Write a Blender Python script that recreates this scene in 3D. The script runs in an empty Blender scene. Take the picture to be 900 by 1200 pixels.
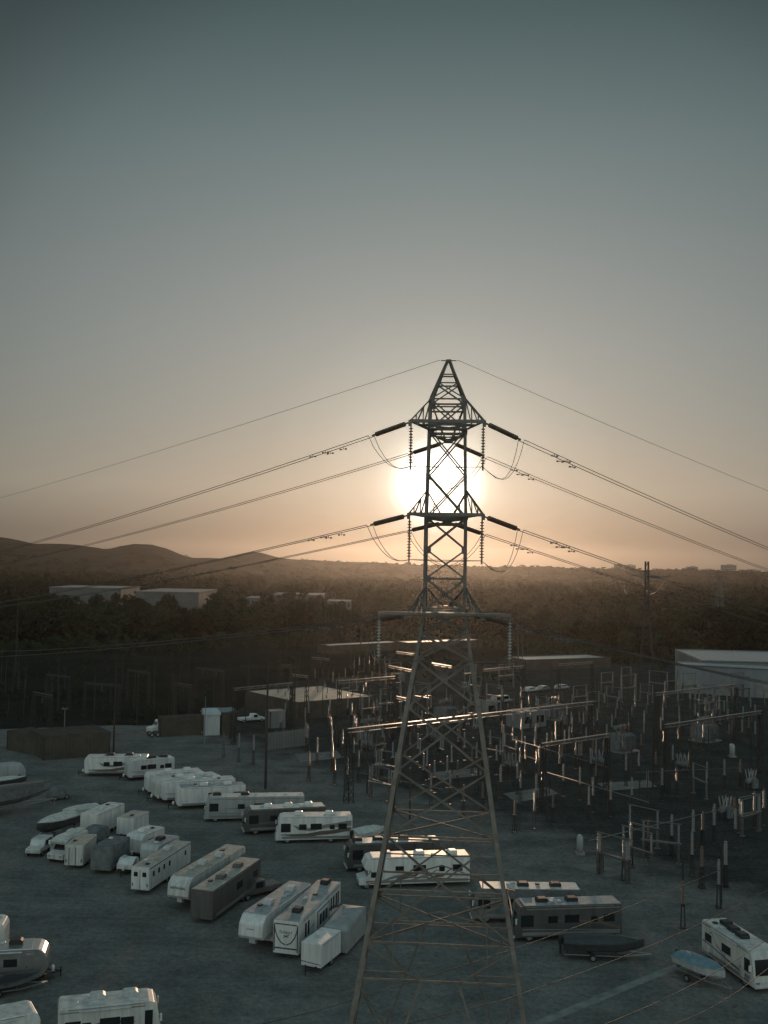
import bpy, bmesh, math, random
import numpy as np
from mathutils import Vector, Matrix, Quaternion
random.seed(7)
sc = bpy.context.scene
C = sc.collection
PI = math.pi
rad = math.radians

# ------------------------------------------------------------------ camera
CZ = 36.0
cd = bpy.data.cameras.new('camera'); cam = bpy.data.objects.new('camera', cd); C.objects.link(cam); sc.camera = cam
cd.sensor_fit = 'VERTICAL'; cd.sensor_height = 24; cd.lens = 24
cd.clip_start = 0.5; cd.clip_end = 90000
CR = (Matrix.Rotation(PI/2 + math.atan(60/1200), 4, 'X') @ Matrix.Rotation(rad(1.0), 4, 'Z'))
cam.matrix_world = Matrix.Translation((0, 0, CZ)) @ CR
R3 = CR.to_3x3()
def ray(px, py): return R3 @ Vector(((px-450)/1200, -(py-600)/1200, -1))
def gz(px, py, z=0.0):                       # photo point -> place at height z above the ground
    d = ray(px, py); t = (z-CZ)/d.z; return Vector((0, 0, CZ)) + d*t
def gy(px, py, Y):                           # photo point -> place at distance Y
    d = ray(px, py); return Vector((0, 0, CZ)) + d*(Y/d.y)

# ------------------------------------------------------------------ light
SUN = ray(513, 569).normalized()
s_el = math.asin(SUN.z); s_az = math.atan2(SUN.x, SUN.y)
w = bpy.data.worlds.new('World'); sc.world = w; w.use_nodes = True
nt = w.node_tree; N = nt.nodes; K = nt.links
bg = N['Background']
def wmath(op, a, b=None):
    n = N.new('ShaderNodeMath'); n.operation = op
    for i, v in enumerate((a, b)):
        if v is None: continue
        if isinstance(v, (int, float)): n.inputs[i].default_value = v
        else: K.new(v, n.inputs[i])
    return n.outputs[0]
sky = N.new('ShaderNodeTexSky'); sky.sky_type = 'NISHITA'; sky.sun_disc = False
sky.sun_elevation = s_el; sky.sun_rotation = s_az; sky.dust_density = 2.0
tc = N.new('ShaderNodeTexCoord')
dot = N.new('ShaderNodeVectorMath'); dot.operation = 'DOT_PRODUCT'
K.new(tc.outputs['Generated'], dot.inputs[0]); dot.inputs[1].default_value = SUN
theta = wmath('DIVIDE', wmath('ARCCOSINE', wmath('MINIMUM', wmath('MAXIMUM', dot.outputs['Value'], -1.0), 1.0)), PI)
sep = N.new('ShaderNodeSeparateXYZ'); K.new(tc.outputs['Generated'], sep.inputs[0])
elev = wmath('DIVIDE', wmath('ARCSINE', wmath('MAXIMUM', sep.outputs['Z'], 0.0)), PI/2)
def ramp(inp, stops):
    r = N.new('ShaderNodeValToRGB'); K.new(inp, r.inputs[0]); e = r.color_ramp.elements
    r.color_ramp.interpolation = 'LINEAR'
    while len(e) < len(stops): e.new(0.5)
    for el, (p, c) in zip(e, stops):
        el.position = p; el.color = (*(c if isinstance(c, tuple) else (c, c, c)), 1)
    return r.outputs['Color']
# brightness by angle from the sun (degrees), colour by height above the horizon
A = [(0, 4.0), (1.5, 3.2), (1.9, 1.8), (2.35, 1.0), (3.1, .67), (4.3, .53), (7, .43), (9.7, .375), (13, .345), (17, .315), (22, .275), (26, .235), (32, .125),
     (45, .14), (70, .27), (110, .58), (150, .82), (180, .86)]
rA = ramp(theta, [(a/180, v/4) for a, v in A])
E_ = [(0, (1.13, 1, .86), .36), (1.5, (1.14, 1, .85), .58), (2.6, (1.15, 1, .83), .82), (4, (1.13, 1, .825), 1.06), (8, (1.0, 1, .90), 1.04), (12, (.94, 1, .955), 1.0), (16, (.90, 1, .985), .925),
      (22, (.79, 1, 1.0), .79), (29, (.69, 1, 1.04), .51), (45, (.66, 1, 1.12), .55), (90, (.68, 1, 1.12), .8)]
rT = ramp(theta, [(0, (1, 1, 1)), (14/180, (1, 1, 1)), (26/180, (.92, .985, 1)), (40/180, (.92, .985, 1)), (75/180, (.91, .985, 1)), (1, (.91, .985, 1))])
rE = ramp(elev, [(a/90, tuple(c*s/1.5 for c in col)) for a, col, s in E_])
mul = N.new('ShaderNodeVectorMath'); mul.operation = 'MULTIPLY'; K.new(rA, mul.inputs[0]); K.new(rE, mul.inputs[1])
EXPO = -1.3
scl = N.new('ShaderNodeVectorMath'); scl.operation = 'SCALE'; K.new(mul.outputs[0], scl.inputs[0]); scl.inputs['Scale'].default_value = 6.0*2**(-EXPO)*0.86
mu2 = N.new('ShaderNodeVectorMath'); mu2.operation = 'MULTIPLY'; K.new(scl.outputs[0], mu2.inputs[0]); K.new(rT, mu2.inputs[1])
bg2 = N.new('ShaderNodeBackground'); K.new(mu2.outputs[0], bg2.inputs[0]); bg2.inputs[1].default_value = 1.0
K.new(sky.outputs[0], bg.inputs[0]); bg.inputs[1].default_value = 0.05
mixs = N.new('ShaderNodeMixShader'); mixs.inputs[0].default_value = 0.86
K.new(bg.outputs[0], mixs.inputs[1]); 
scl.inputs['Scale'].default_value = 6.0*2**(-EXPO)
K.new(bg2.outputs[0], mixs.inputs[2]); K.new(mixs.outputs[0], N['World Output'].inputs['Surface'])

sl = bpy.data.lights.new('sun', 'SUN'); sl.energy = 3.0; sl.angle = rad(0.5); sl.color = (1.0, .66, .42)
so = bpy.data.objects.new('sun', sl); C.objects.link(so)
so.rotation_mode = 'QUATERNION'; so.rotation_quaternion = SUN.to_track_quat('Z', 'Y'); so.location = (0, 0, 200)
vs = sc.view_settings; vs.view_transform = 'Standard'; vs.look = 'None'; vs.exposure = EXPO; vs.gamma = 1.0; vs.use_curve_mapping = False
cy = sc.cycles; cy.use_denoising = True; cy.max_bounces = 5; cy.volume_bounces = 0; cy.diffuse_bounces = 3; cy.glossy_bounces = 2
cy.use_adaptive_sampling = True; cy.sample_clamp_indirect = 4
try: cy.denoiser = 'OPENIMAGEDENOISE'
except Exception: pass

# ------------------------------------------------------------------ materials
def mat(name, col, rough=.7, metal=0.0, spec=.5, var=.25, scale=3.0, col2=None, bump=0.0, streak=False, coord='Object', rnd=0.0, coat=0.0, detail=6, nr=.65):
    m = bpy.data.materials.new(name); m.use_nodes = True
    n = m.node_tree.nodes; k = m.node_tree.links; b = n['Principled BSDF']
    b.inputs['Roughness'].default_value = rough; b.inputs['Metallic'].default_value = metal
    b.inputs['Specular IOR Level'].default_value = spec; b.inputs['Coat Weight'].default_value = coat
    t = n.new('ShaderNodeTexCoord'); mp = n.new('ShaderNodeMapping'); k.new(t.outputs[coord], mp.inputs[0])
    if streak: mp.inputs['Scale'].default_value = (1, 1, .12)
    ns = n.new('ShaderNodeTexNoise'); ns.inputs['Scale'].default_value = scale; ns.inputs['Detail'].default_value = detail; ns.inputs['Roughness'].default_value = nr
    k.new(mp.outputs[0], ns.inputs['Vector'])
    cr = n.new('ShaderNodeValToRGB'); k.new(ns.outputs['Fac'], cr.inputs[0])
    c2 = col2 or tuple(max(0, c*(1-var)) for c in col); c1 = tuple(min(1, c*(1+var*.5)) for c in col)
    cr.color_ramp.elements[0].position = .34; cr.color_ramp.elements[0].color = (*c2, 1)
    cr.color_ramp.elements[1].position = .66; cr.color_ramp.elements[1].color = (*c1, 1)
    out = cr.outputs[0]
    if rnd:
        oi = n.new('ShaderNodeObjectInfo'); hs = n.new('ShaderNodeHueSaturation')
        mr = n.new('ShaderNodeMapRange'); k.new(oi.outputs['Random'], mr.inputs[0]); mr.inputs[3].default_value = 1-rnd; mr.inputs[4].default_value = 1+rnd
        k.new(mr.outputs[0], hs.inputs['Value']); k.new(out, hs.inputs['Color']); out = hs.outputs[0]
    k.new(out, b.inputs['Base Color'])
    if bump:
        bp = n.new('ShaderNodeBump'); bp.inputs['Strength'].default_value = bump; k.new(ns.outputs['Fac'], bp.inputs['Height']); k.new(bp.outputs[0], b.inputs['Normal'])
    return m
M = {}
M['white'] = mat('white_gelcoat', (.74, .73, .69), .35, var=.22, scale=2.2, streak=True)
M['offwhite'] = mat('aged_gelcoat', (.62, .61, .56), .45, var=.3, scale=2.0, streak=True)
M['grey'] = mat('grey_gelcoat', (.38, .39, .38), .45, var=.25, scale=2.0, streak=True)
M['lgrey'] = mat('pale_grey_siding', (.52, .53, .52), .45, var=.22, scale=2.0, streak=True)
M['dgrey'] = mat('dull_grey_tarp', (.19, .20, .20), .9, var=.35, scale=1.5, bump=.4, spec=0)
M['charcoal'] = mat('charcoal_paint', (.085, .087, .084), .4, var=.3, scale=2, streak=True)
M['covergrey'] = mat('grey_cover_cloth', (.33, .34, .33), .75, var=.2, scale=1.5, bump=.3)
M['dark'] = mat('dark_paint', (.055, .058, .058), .35, var=.3, scale=2)
M['brown'] = mat('brown_paint', (.115, .108, .10), .4, var=.3, scale=2, streak=True)
M['roofw'] = mat('white_roof_membrane', (.66, .65, .60), .42, var=.38, scale=1.3)
M['rooft'] = mat('tan_roof_membrane', (.44, .40, .34), .6, var=.35, scale=1.3)
M['roofg'] = mat('grey_roof_membrane', (.36, .37, .37), .62, var=.35, scale=1.3)
M['glass'] = mat('dark_glass', (.018, .022, .024), .08, spec=.6, var=.1)
M['black'] = mat('black_plastic', (.022, .022, .022), .5, var=.2)
M['tyre'] = mat('tyre_rubber', (.02, .02, .02), .9, var=.3)
M['rim'] = mat('wheel_steel', (.42, .42, .42), .35, .7, var=.2)
M['trim'] = mat('aluminium_trim', (.5, .5, .5), .3, .8, var=.15)
M['swoosh'] = mat('brown_graphic', (.15, .115, .09), .4, var=.15)
M['swoosh2'] = mat('grey_graphic', (.24, .23, .215), .4, var=.15)
M['tarp'] = mat('pale_tarp', (.60, .60, .55), .6, var=.25, scale=1.6, bump=.3, spec=0)
M['bluetarp'] = mat('blue_tarp', (.17, .26, .30), .7, var=.3, scale=1.5, bump=.4)
M['orange'] = mat('orange_paint', (.45, .15, .04), .6)
M['silver'] = mat('polished_aluminium', (.62, .62, .60), .28, .85, var=.15, scale=2)
M['steel'] = mat('galvanised_steel', (.17, .165, .155), .42, .45, var=.35, scale=2.0, rnd=.2)
M['tsteel'] = mat('glare_tinted_tower_steel', (.215, .183, .155), .5, .15, var=.35, scale=1.5)  # brown lift of the sun's veiling glare is put into this base colour
M['darksteel'] = mat('dark_steel', (.04, .041, .04), .55, .3, var=.3)
M['porc'] = mat('brown_porcelain', (.16, .10, .07), .23, spec=1.0, var=.2)
M['glassins'] = mat('pale_glass_insulator', (.42, .42, .39), .12, spec=.9, var=.1, coat=.8)
M['porcg'] = mat('grey_porcelain', (.24, .235, .225), .23, spec=1.0, var=.2)
M['wire'] = mat('aluminium_wire', (.13, .12, .11), .5, .5, var=.15)
M['wood'] = mat('dark_pole_wood', (.04, .034, .028), .85, var=.3)
M['conc'] = mat('concrete', (.26, .25, .23), .8, var=.3, scale=.6)
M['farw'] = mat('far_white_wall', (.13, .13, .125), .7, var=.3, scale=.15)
M['shedw'] = mat('white_shed_sheet', (.5, .52, .51), .6, var=.2, scale=.5, streak=True)
M['wall'] = mat('painted_wall', (.2, .205, .2), .75, var=.2, scale=.4, streak=True)
M['wallw'] = mat('white_metal_wall', (.21, .23, .23), .6, var=.2, scale=.3, streak=True)
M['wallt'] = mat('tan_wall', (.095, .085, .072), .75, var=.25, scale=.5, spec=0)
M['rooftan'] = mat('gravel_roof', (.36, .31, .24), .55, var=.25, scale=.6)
M['leaf'] = mat('dark_foliage', (.040, .052, .032), .75, var=.5, scale=.5, rnd=.5, spec=0)
M['leaf2'] = mat('olive_foliage', (.056, .058, .036), .75, var=.5, scale=.5, rnd=.35, spec=0)
M['farleaf'] = mat('far_foliage', (.045, .048, .03), .8, var=.5, scale=.02, coord='Object', spec=0)
M['bark'] = mat('bark', (.06, .05, .04), .9, var=.3, spec=0)
M['earth'] = mat('scrub_earth', (.028, .032, .028), .95, col2=(.014, .017, .015), scale=.03, detail=10, spec=0)
M['hill'] = mat('dry_hill', (.06, .05, .036), .95, col2=(.025, .024, .018), scale=.012, detail=12, spec=0)
M['pad'] = mat('pale_concrete_pad', (.22, .21, .19), .85, var=.3, scale=.5, spec=0)
M['strip'] = mat('concrete_gutter', (.27, .27, .255), .85, var=.35, scale=.6, spec=0)

def lot_material():
    m = bpy.data.materials.new('worn_lot_surface'); m.use_nodes = True; n = m.node_tree.nodes; k = m.node_tree.links; b = n['Principled BSDF']
    b.inputs['Roughness'].default_value = 1; b.inputs['Specular IOR Level'].default_value = 0
    t = n.new('ShaderNodeTexCoord')
    def noise(sc_, det, ro, stretch=None, rot=0):
        mp = n.new('ShaderNodeMapping'); k.new(t.outputs['Object'], mp.inputs[0])
        if stretch: mp.inputs['Scale'].default_value = stretch
        mp.inputs['Rotation'].default_value = (0, 0, rot)
        x = n.new('ShaderNodeTexNoise'); x.inputs['Scale'].default_value = sc_; x.inputs['Detail'].default_value = det; x.inputs['Roughness'].default_value = ro; k.new(mp.outputs[0], x.inputs['Vector']); return x.outputs['Fac']
    def ramp_(i, a, ca, b_, cb):
        r = n.new('ShaderNodeValToRGB'); k.new(i, r.inputs[0]); e = r.color_ramp.elements; e[0].position = a; e[0].color = (*ca, 1); e[1].position = b_; e[1].color = (*cb, 1); return r.outputs[0]
    def mix(f, a, b_, op='MIX'):
        x = n.new('ShaderNodeMix'); x.data_type = 'RGBA'; x.blend_type = op
        if isinstance(f, float): x.inputs[0].default_value = f
        else: k.new(f, x.inputs[0])
        k.new(a, x.inputs[6]); k.new(b_, x.inputs[7]); return x.outputs[2]
    fine = noise(1.7, 12, .9)
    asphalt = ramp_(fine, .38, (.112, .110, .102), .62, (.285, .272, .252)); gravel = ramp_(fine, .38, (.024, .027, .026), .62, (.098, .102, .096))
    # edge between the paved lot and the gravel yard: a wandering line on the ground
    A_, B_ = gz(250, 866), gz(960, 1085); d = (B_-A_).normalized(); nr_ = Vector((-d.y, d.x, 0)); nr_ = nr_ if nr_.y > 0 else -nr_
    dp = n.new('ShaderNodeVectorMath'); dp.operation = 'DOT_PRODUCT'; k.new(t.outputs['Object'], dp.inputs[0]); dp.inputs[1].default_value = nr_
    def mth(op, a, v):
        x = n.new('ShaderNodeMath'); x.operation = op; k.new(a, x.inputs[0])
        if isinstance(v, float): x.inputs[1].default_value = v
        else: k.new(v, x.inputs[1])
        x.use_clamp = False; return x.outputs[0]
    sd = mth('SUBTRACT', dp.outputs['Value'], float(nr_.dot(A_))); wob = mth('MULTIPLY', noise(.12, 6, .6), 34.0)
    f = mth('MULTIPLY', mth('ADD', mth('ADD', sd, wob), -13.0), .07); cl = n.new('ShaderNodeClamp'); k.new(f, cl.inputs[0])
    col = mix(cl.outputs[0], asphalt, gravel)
    stain = ramp_(noise(.16, 7, .7), .36, (.62, .64, .64), .62, (1.08, 1.08, 1.06)); col = mix(.9, col, stain, 'MULTIPLY')
    tracks = ramp_(noise(.5, 4, .6, (.05, 1.4, 1), .5), .40, (.74, .75, .75), .58, (1.06, 1.06, 1.06)); col = mix(.35, col, tracks, 'MULTIPLY')
    patch = ramp_(noise(1.2, 3, .5), .28, (.55, .56, .56), .36, (1, 1, 1)); col = mix(.6, col, patch, 'MULTIPLY')
    k.new(col, b.inputs['Base Color'])
    return m
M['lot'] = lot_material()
# ------------------------------------------------------------------ mesh helpers
class MB:
    def __init__(s): s.v = []; s.f = []; s.m = []; s.cur = 0
    def add(s, vs, fs):
        o = len(s.v); s.v += [tuple(x) for x in vs]; s.f += [tuple(i+o for i in f) for f in fs]; s.m += [s.cur]*len(fs); return s
    def box(s, c, d, rz=0, M4=None):
        x, y, z = (k/2 for k in d); vs = [Vector((a, b, e)) for e in (-z, z) for a, b in ((-x, -y), (x, -y), (x, y), (-x, y))]
        if M4 is not None: vs = [M4 @ v for v in vs]
        elif rz: q = Matrix.Rotation(rz, 3, 'Z'); vs = [q @ v for v in vs]
        return s.add([v+Vector(c) for v in vs], [(3, 2, 1, 0), (4, 5, 6, 7), (0, 1, 5, 4), (1, 2, 6, 5), (2, 3, 7, 6), (3, 0, 4, 7)])
    def bar(s, p, q, w_, h_=None):
        p, q = Vector(p), Vector(q); d = (q-p)
        if d.length < 1e-6: return s
        d.normalize(); up = Vector((0, 0, 1)) if abs(d.z) < .9 else Vector((0, 1, 0))
        a = d.cross(up).normalized()*(w_/2); b = a.cross(d).normalized()*((h_ or w_)/2)
        return s.add([p-a-b, p+a-b, p+a+b, p-a+b, q-a-b, q+a-b, q+a+b, q-a+b], [(3, 2, 1, 0), (4, 5, 6, 7), (0, 1, 5, 4), (1, 2, 6, 5), (2, 3, 7, 6), (3, 0, 4, 7)])
    def angle(s, p, q, w_):                      # an L-section steel member
        p, q = Vector(p), Vector(q); d = (q-p).normalized(); up = Vector((0, 0, 1)) if abs(d.z) < .9 else Vector((0, 1, 0))
        a = d.cross(up).normalized()*w_; b = a.cross(d).normalized()*w_; t = .14
        pr = [(0, 0), (1, 0), (1, t), (t, t), (t, 1), (0, 1)]
        vs = [o + a*(x-.3) + b*(y-.3) for o in (p, q) for x, y in pr]
        return s.add(vs, [(0, 1, 2, 3), (0, 3, 4, 5), (9, 8, 7, 6), (11, 10, 9, 6)] + [(i, 6+i, 6+(i+1) % 6, (i+1) % 6) for i in range(6)])
    def tube(s, pts, r, n=6, cap=True):
        pts = [Vector(p) for p in pts]; rs = r if isinstance(r, (list, tuple)) else [r]*len(pts); vs = []
        for i, p in enumerate(pts):
            d = (pts[min(i+1, len(pts)-1)]-pts[max(i-1, 0)]).normalized()
            up = Vector((0, 0, 1)) if abs(d.z) < .95 else Vector((1, 0, 0))
            a = d.cross(up).normalized(); b = a.cross(d)
            vs += [p + (a*math.cos(2*PI*k/n)+b*math.sin(2*PI*k/n))*rs[i] for k in range(n)]
        fs = [(i*n+k, i*n+(k+1) % n, (i+1)*n+(k+1) % n, (i+1)*n+k) for i in range(len(pts)-1) for k in range(n)]
        if cap: fs += [tuple(range(n-1, -1, -1)), tuple((len(pts)-1)*n+k for k in range(n))]
        return s.add(vs, fs)
    def lathe(s, prof, o=(0, 0, 0), n=10, axis='Z'):     # prof: (r, h)
        vs = []
        for r, h in prof:
            for k in range(n):
                c, t = r*math.cos(2*PI*k/n), r*math.sin(2*PI*k/n)
                v = (c, t, h) if axis == 'Z' else ((h, c, t) if axis == 'X' else (c, h, t))
                vs.append(Vector(o)+Vector(v))
        fs = [(i*n+k, i*n+(k+1) % n, (i+1)*n+(k+1) % n, (i+1)*n+k) for i in range(len(prof)-1) for k in range(n)]
        fs += [tuple(range(n-1, -1, -1)), tuple((len(prof)-1)*n+k for k in range(n))]
        return s.add(vs, fs)
    def prism_y(s, prof, y0, y1):                # profile in (x, z), extruded across y
        n = len(prof); vs = [(x, y0, z) for x, z in prof]+[(x, y1, z) for x, z in prof]
        return s.add(vs, [tuple(range(n)), tuple(range(2*n-1, n-1, -1))]+[(i, n+i, n+(i+1) % n, (i+1) % n) for i in range(n)])
    def bevel(s, off=.08, seg=2, ang=25):
        bm = bmesh.new(); V = [bm.verts.new(v) for v in s.v]
        for f in s.f:
            try: bm.faces.new([V[i] for i in f])
            except ValueError: pass
        bmesh.ops.recalc_face_normals(bm, faces=bm.faces)
        es = [e for e in bm.edges if len(e.link_faces) == 2 and e.calc_face_angle(0) > rad(ang)]
        bmesh.ops.bevel(bm, geom=es, offset=off, segments=seg, affect='EDGES', profile=.5, clamp_overlap=True)
        bm.verts.index_update(); s.v = [tuple(v.co) for v in bm.verts]; s.f = [tuple(v.index for v in f.verts) for f in bm.faces]; s.m = [0]*len(s.f); bm.free(); return s
    def mesh(s, name, mats, smooth=False):
        me = bpy.data.meshes.new(name); me.from_pydata(s.v, [], s.f)
        bm = bmesh.new(); bm.from_mesh(me); bmesh.ops.recalc_face_normals(bm, faces=bm.faces); bm.to_mesh(me); bm.free()
        for m_ in (mats if isinstance(mats, list) else [mats]): me.materials.append(M[m_])
        if isinstance(mats, list):
            for p, i in zip(me.polygons, s.m): p.material_index = i
        if smooth: me.polygons.foreach_set('use_smooth', [True]*len(me.polygons))
        return me
    def build(s, name, mats, parent=None, smooth=False):
        o = bpy.data.objects.new(name, s.mesh(name, mats, smooth)); C.objects.link(o)
        if parent: o.parent = parent
        return o
def tag(o, label, cat, group=None):
    o['label'] = label; o['category'] = cat
    if group: o['group'] = group
    return o
def thing(name, label, cat, loc=(0, 0, 0), rz=0, group=None):
    o = bpy.data.objects.new(name, None); C.objects.link(o); o.location = loc; o.rotation_euler = (0, 0, rz); o.empty_display_size = .5
    return tag(o, label, cat, group)
def struct(name, mb, m):
    o = mb.build(name, m); o['kind'] = 'structure'; return o
def kids(o): return [c for c in C.objects if c.parent == o]
class Proto:                                     # a thing and its parts, copied without bpy.ops
    def __init__(s, root): s.root = root; s.k = [(c, [g for g in C.objects if g.parent == c]) for c in C.objects if c.parent == root]; s.used = False
    def put(s, loc, rz=0, label=None, group=None, scale=None):
        if not s.used: s.used = True; r = s.root
        else:
            r = s.root.copy(); C.objects.link(r)
            for c, gs in s.k:
                d = c.copy(); C.objects.link(d); d.parent = r
                for g in gs: e = g.copy(); C.objects.link(e); e.parent = d
        r.location = loc; r.rotation_euler = (0, 0, rz)
        if scale: r.scale = scale if isinstance(scale, tuple) else (scale,)*3
        if label: r['label'] = label
        if group: r['group'] = group
        return r
def sheet(name, pts, z, m, kind='structure'):
    mb = MB(); mb.add([(x, y, z) for x, y in pts], [tuple(range(len(pts)))]); o = mb.build(name, m); o['kind'] = kind; return o

# ------------------------------------------------------------------ ground, hills, haze
mb = MB(); G = 6500
mb.add([(-G, -300, 0), (G, -300, 0), (G, G, 0), (-G, G, 0)], [(0, 1, 2, 3)]); struct('ground', mb, 'earth')
lotp = [gz(*p) for p in ((-60, 1600), (960, 1600), (980, 776), (560, 778), (330, 800), (250, 850), (130, 850), (-40, 856))]
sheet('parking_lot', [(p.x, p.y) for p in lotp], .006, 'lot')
# gutter and pale pads
def strip(name, a, b, wd, z, m):
    a, b = gz(*a), gz(*b); d = (b-a).normalized(); n = Vector((-d.y, d.x, 0))*wd/2
    return sheet(name, [((a-n).x, (a-n).y), ((b-n).x, (b-n).y), ((b+n).x, (b+n).y), ((a+n).x, (a+n).y)], z, m)
strip('gutter', (600, 1212), (796, 1131), .9, .012, 'strip')
for i, (a, b, c_, d_) in enumerate((((665, 1014), (690, 1012), (740, 1022), (712, 1028)), ((590, 930), (640, 922), (655, 930), (606, 941)), ((700, 918), (760, 914), (770, 922), (712, 927)),
                          ((508, 905), (560, 900), (570, 908), (515, 914)), ((345, 884), (395, 880), (402, 888), (352, 893)))):
    ps = [gz(*p) for p in (a, b, c_, d_)]; sheet('concrete_pad', [(p.x, p.y) for p in ps], .016, 'pad')
# hills: far ridge
prof = [(-200, 628), (-60, 626), (0, 629), (18, 632), (40, 637), (75, 640), (100, 642), (128, 643), (140, 640), (158, 637), (178, 638), (196, 643), (212, 650), (225, 654), (262, 656), (272, 653), (286, 649), (298, 646),
        (309, 648), (322, 652), (338, 655), (380, 657), (430, 660), (520, 663), (640, 665.5), (800, 668.5), (1000, 672), (1200, 675)]
YH = 3000.
nx, ny = 260, 26; vs = []; rng = np.random.RandomState(3)
nz = np.cumsum(rng.randn(nx))*.25; nz -= np.convolve(nz, np.ones(31)/31, 'same')
for j in range(ny):
    tt = j/(ny-1)
    for i in range(nx):
        px = -200+1400*i/(nx-1); py = np.interp(px, [p[0] for p in prof], [p[1] for p in prof])
        p = gy(px, py, YH); top = max(p.z, 2)
        sh = math.sin(min(tt/.62, 1)*PI/2)**1.3 if tt < .62 else math.cos((tt-.62)/.38*PI/2)
        roll = 1+.16*math.sin(px*.035+tt*9)*(1-abs(2*tt-1)) if tt < .6 else 1
        yy = YH-900+tt*1450; vs.append((p.x*yy/YH, yy, max(-.5, top*sh*roll*(yy/YH)+nz[i]*sh*.8)-.4))
HV = np.array(vs).reshape(ny, nx, 3)
def hill_z(px, Y):
    i = (px+200)/1400*(nx-1); j = (Y-(YH-900))/1450*(ny-1)
    if not (0 <= i < nx-1 and 0 <= j < ny-1): return 0.0
    a, b = int(i), int(j); u, v = i-a, j-b; g = HV[:, :, 2]
    return max(0, float(g[b, a]*(1-u)*(1-v)+g[b, a+1]*u*(1-v)+g[b+1, a]*(1-u)*v+g[b+1, a+1]*u*v))
mb = MB(); mb.add(vs, [(j*nx+i, j*nx+i+1, (j+1)*nx+i+1, (j+1)*nx+i) for j in range(ny-1) for i in range(nx-1)])
hl = struct('hills', mb, 'hill'); hl.data.polygons.foreach_set('use_smooth', [True]*len(hl.data.polygons))
# haze
HAZE = .33e-4
mb = MB(); mb.box((0, G/2-150, 66), (2*G+400, G+700, 134)); hz = mb.build('haze', 'wire'); hz['kind'] = 'stuff'
hm = bpy.data.materials.new('haze_air'); hm.use_nodes = True; n_ = hm.node_tree.nodes; n_.remove(n_['Principled BSDF'])
pv = n_.new('ShaderNodeVolumePrincipled'); pv.inputs['Color'].default_value = (.9, .86, .82, 1); pv.inputs['Density'].default_value = HAZE; pv.inputs['Anisotropy'].default_value = .83
hm.node_tree.links.new(pv.outputs[0], n_['Material Output'].inputs['Volume']); hz.data.materials[0] = hm

# ------------------------------------------------------------------ vehicles
def wheel(parent, x, y, r=.42, wd=.26):
    mb = MB(); mb.lathe([(r*.55, -wd/2), (r*.92, -wd/2), (r, -wd*.3), (r, wd*.3), (r*.92, wd/2), (r*.55, wd/2)], n=16, axis='Y')
    t = mb.build('wheel', 'tyre', parent); t.location = (x, y, r)
    m2 = MB(); m2.lathe([(r*.2, -wd*.54), (r*.56, -wd*.51), (r*.56, wd*.51), (r*.2, wd*.54)], n=14, axis='Y'); m2.build('rim', 'rim', t)
def pane(parent, x0, x1, z0, z1, y, name='window', m='glass', t=.03):
    mb = MB(); mb.box(((x0+x1)/2, y, (z0+z1)/2), (abs(x1-x0), t, abs(z1-z0))); mb.bevel(.012, 1); return mb.build(name, m, parent)
def ribbon(parent, pts, wds, y, m, name='graphic'):       # a painted swoosh standing 5 mm proud of the side
    mb = MB(); n = 18; cs = []
    for i in range(n+1):
        t = i/n; k = t*(len(pts)-1); a = min(int(k), len(pts)-2); f = k-a; f = f*f*(3-2*f)
        x = pts[a][0]*(1-f)+pts[a+1][0]*f if False else pts[a][0]+(pts[a+1][0]-pts[a][0])*(k-a)
        z = pts[a][1]*(1-f)+pts[a+1][1]*f; wd = wds[a]*(1-f)+wds[a+1]*f; cs.append((x, z, wd))
    vs = [(x, y, z-wd/2) for x, z, wd in cs]+[(x, y, z+wd/2) for x, z, wd in cs]
    mb.add(vs, [(i, i+1, n+2+i, n+1+i) for i in range(n)]); return mb.build(name, m, parent)
def ac(parent, x, y, z, m='roofw', s=1.15):
    mb = MB(); mb.prism_y([(-.5*s, 0), (.5*s, 0), (.5*s, .2*s), (.3*s, .34*s), (-.4*s, .34*s), (-.5*s, .25*s)], -.36*s, .36*s); mb.bevel(.04, 1)
    o = mb.build('air_conditioner', m, parent); o.location = (x, y, z)
def vent(parent, x, y, z, m='white'):
    mb = MB(); mb.box((0, 0, .07), (.42, .42, .14)); mb.bevel(.03, 1); o = mb.build('roof_vent', m, parent); o.location = (x, y, z)
def pod(parent, x, y, z):
    mb = MB(); mb.lathe([(.28, 0), (.3, .12), (.22, .28), (.08, .34)], n=12); o = mb.build('antenna_dome', 'white', parent, True); o.location = (x, y, z)
def letters(parent, x, y0, y1, z, h, n, m='dark', seed=1):  # unreadable small lettering on an end face
    r = random.Random(seed); mb = MB(); st = (y1-y0)/n
    for i in range(n):
        yc = y0+(i+.5)*st; hh = h*r.uniform(.8, 1)
        mb.box((x, yc-st*.22, z), (.012, st*.2, hh)); k = r.randrange(3)
        if k != 1: mb.box((x, yc+st*.14, z+h*r.choice((-.35, 0, .35))), (.012, st*.46, h*.2))
        if k: mb.box((x, yc+st*.22, z-h*.12), (.012, st*.18, hh*.62))
    return mb.build('lettering', m, parent)
def locate(p, q, H, side, front, W):
    a, b = gz(*p, H), gz(*q, H); d = b-a; L = d.length; d.normalize(); n = Vector((-d.y, d.x, 0))*side
    c = (a+b)/2+n*W/2; c.z = 0; rz = math.atan2(d.y, d.x) + (0 if front == 'q' else PI); return c, rz, L
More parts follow.
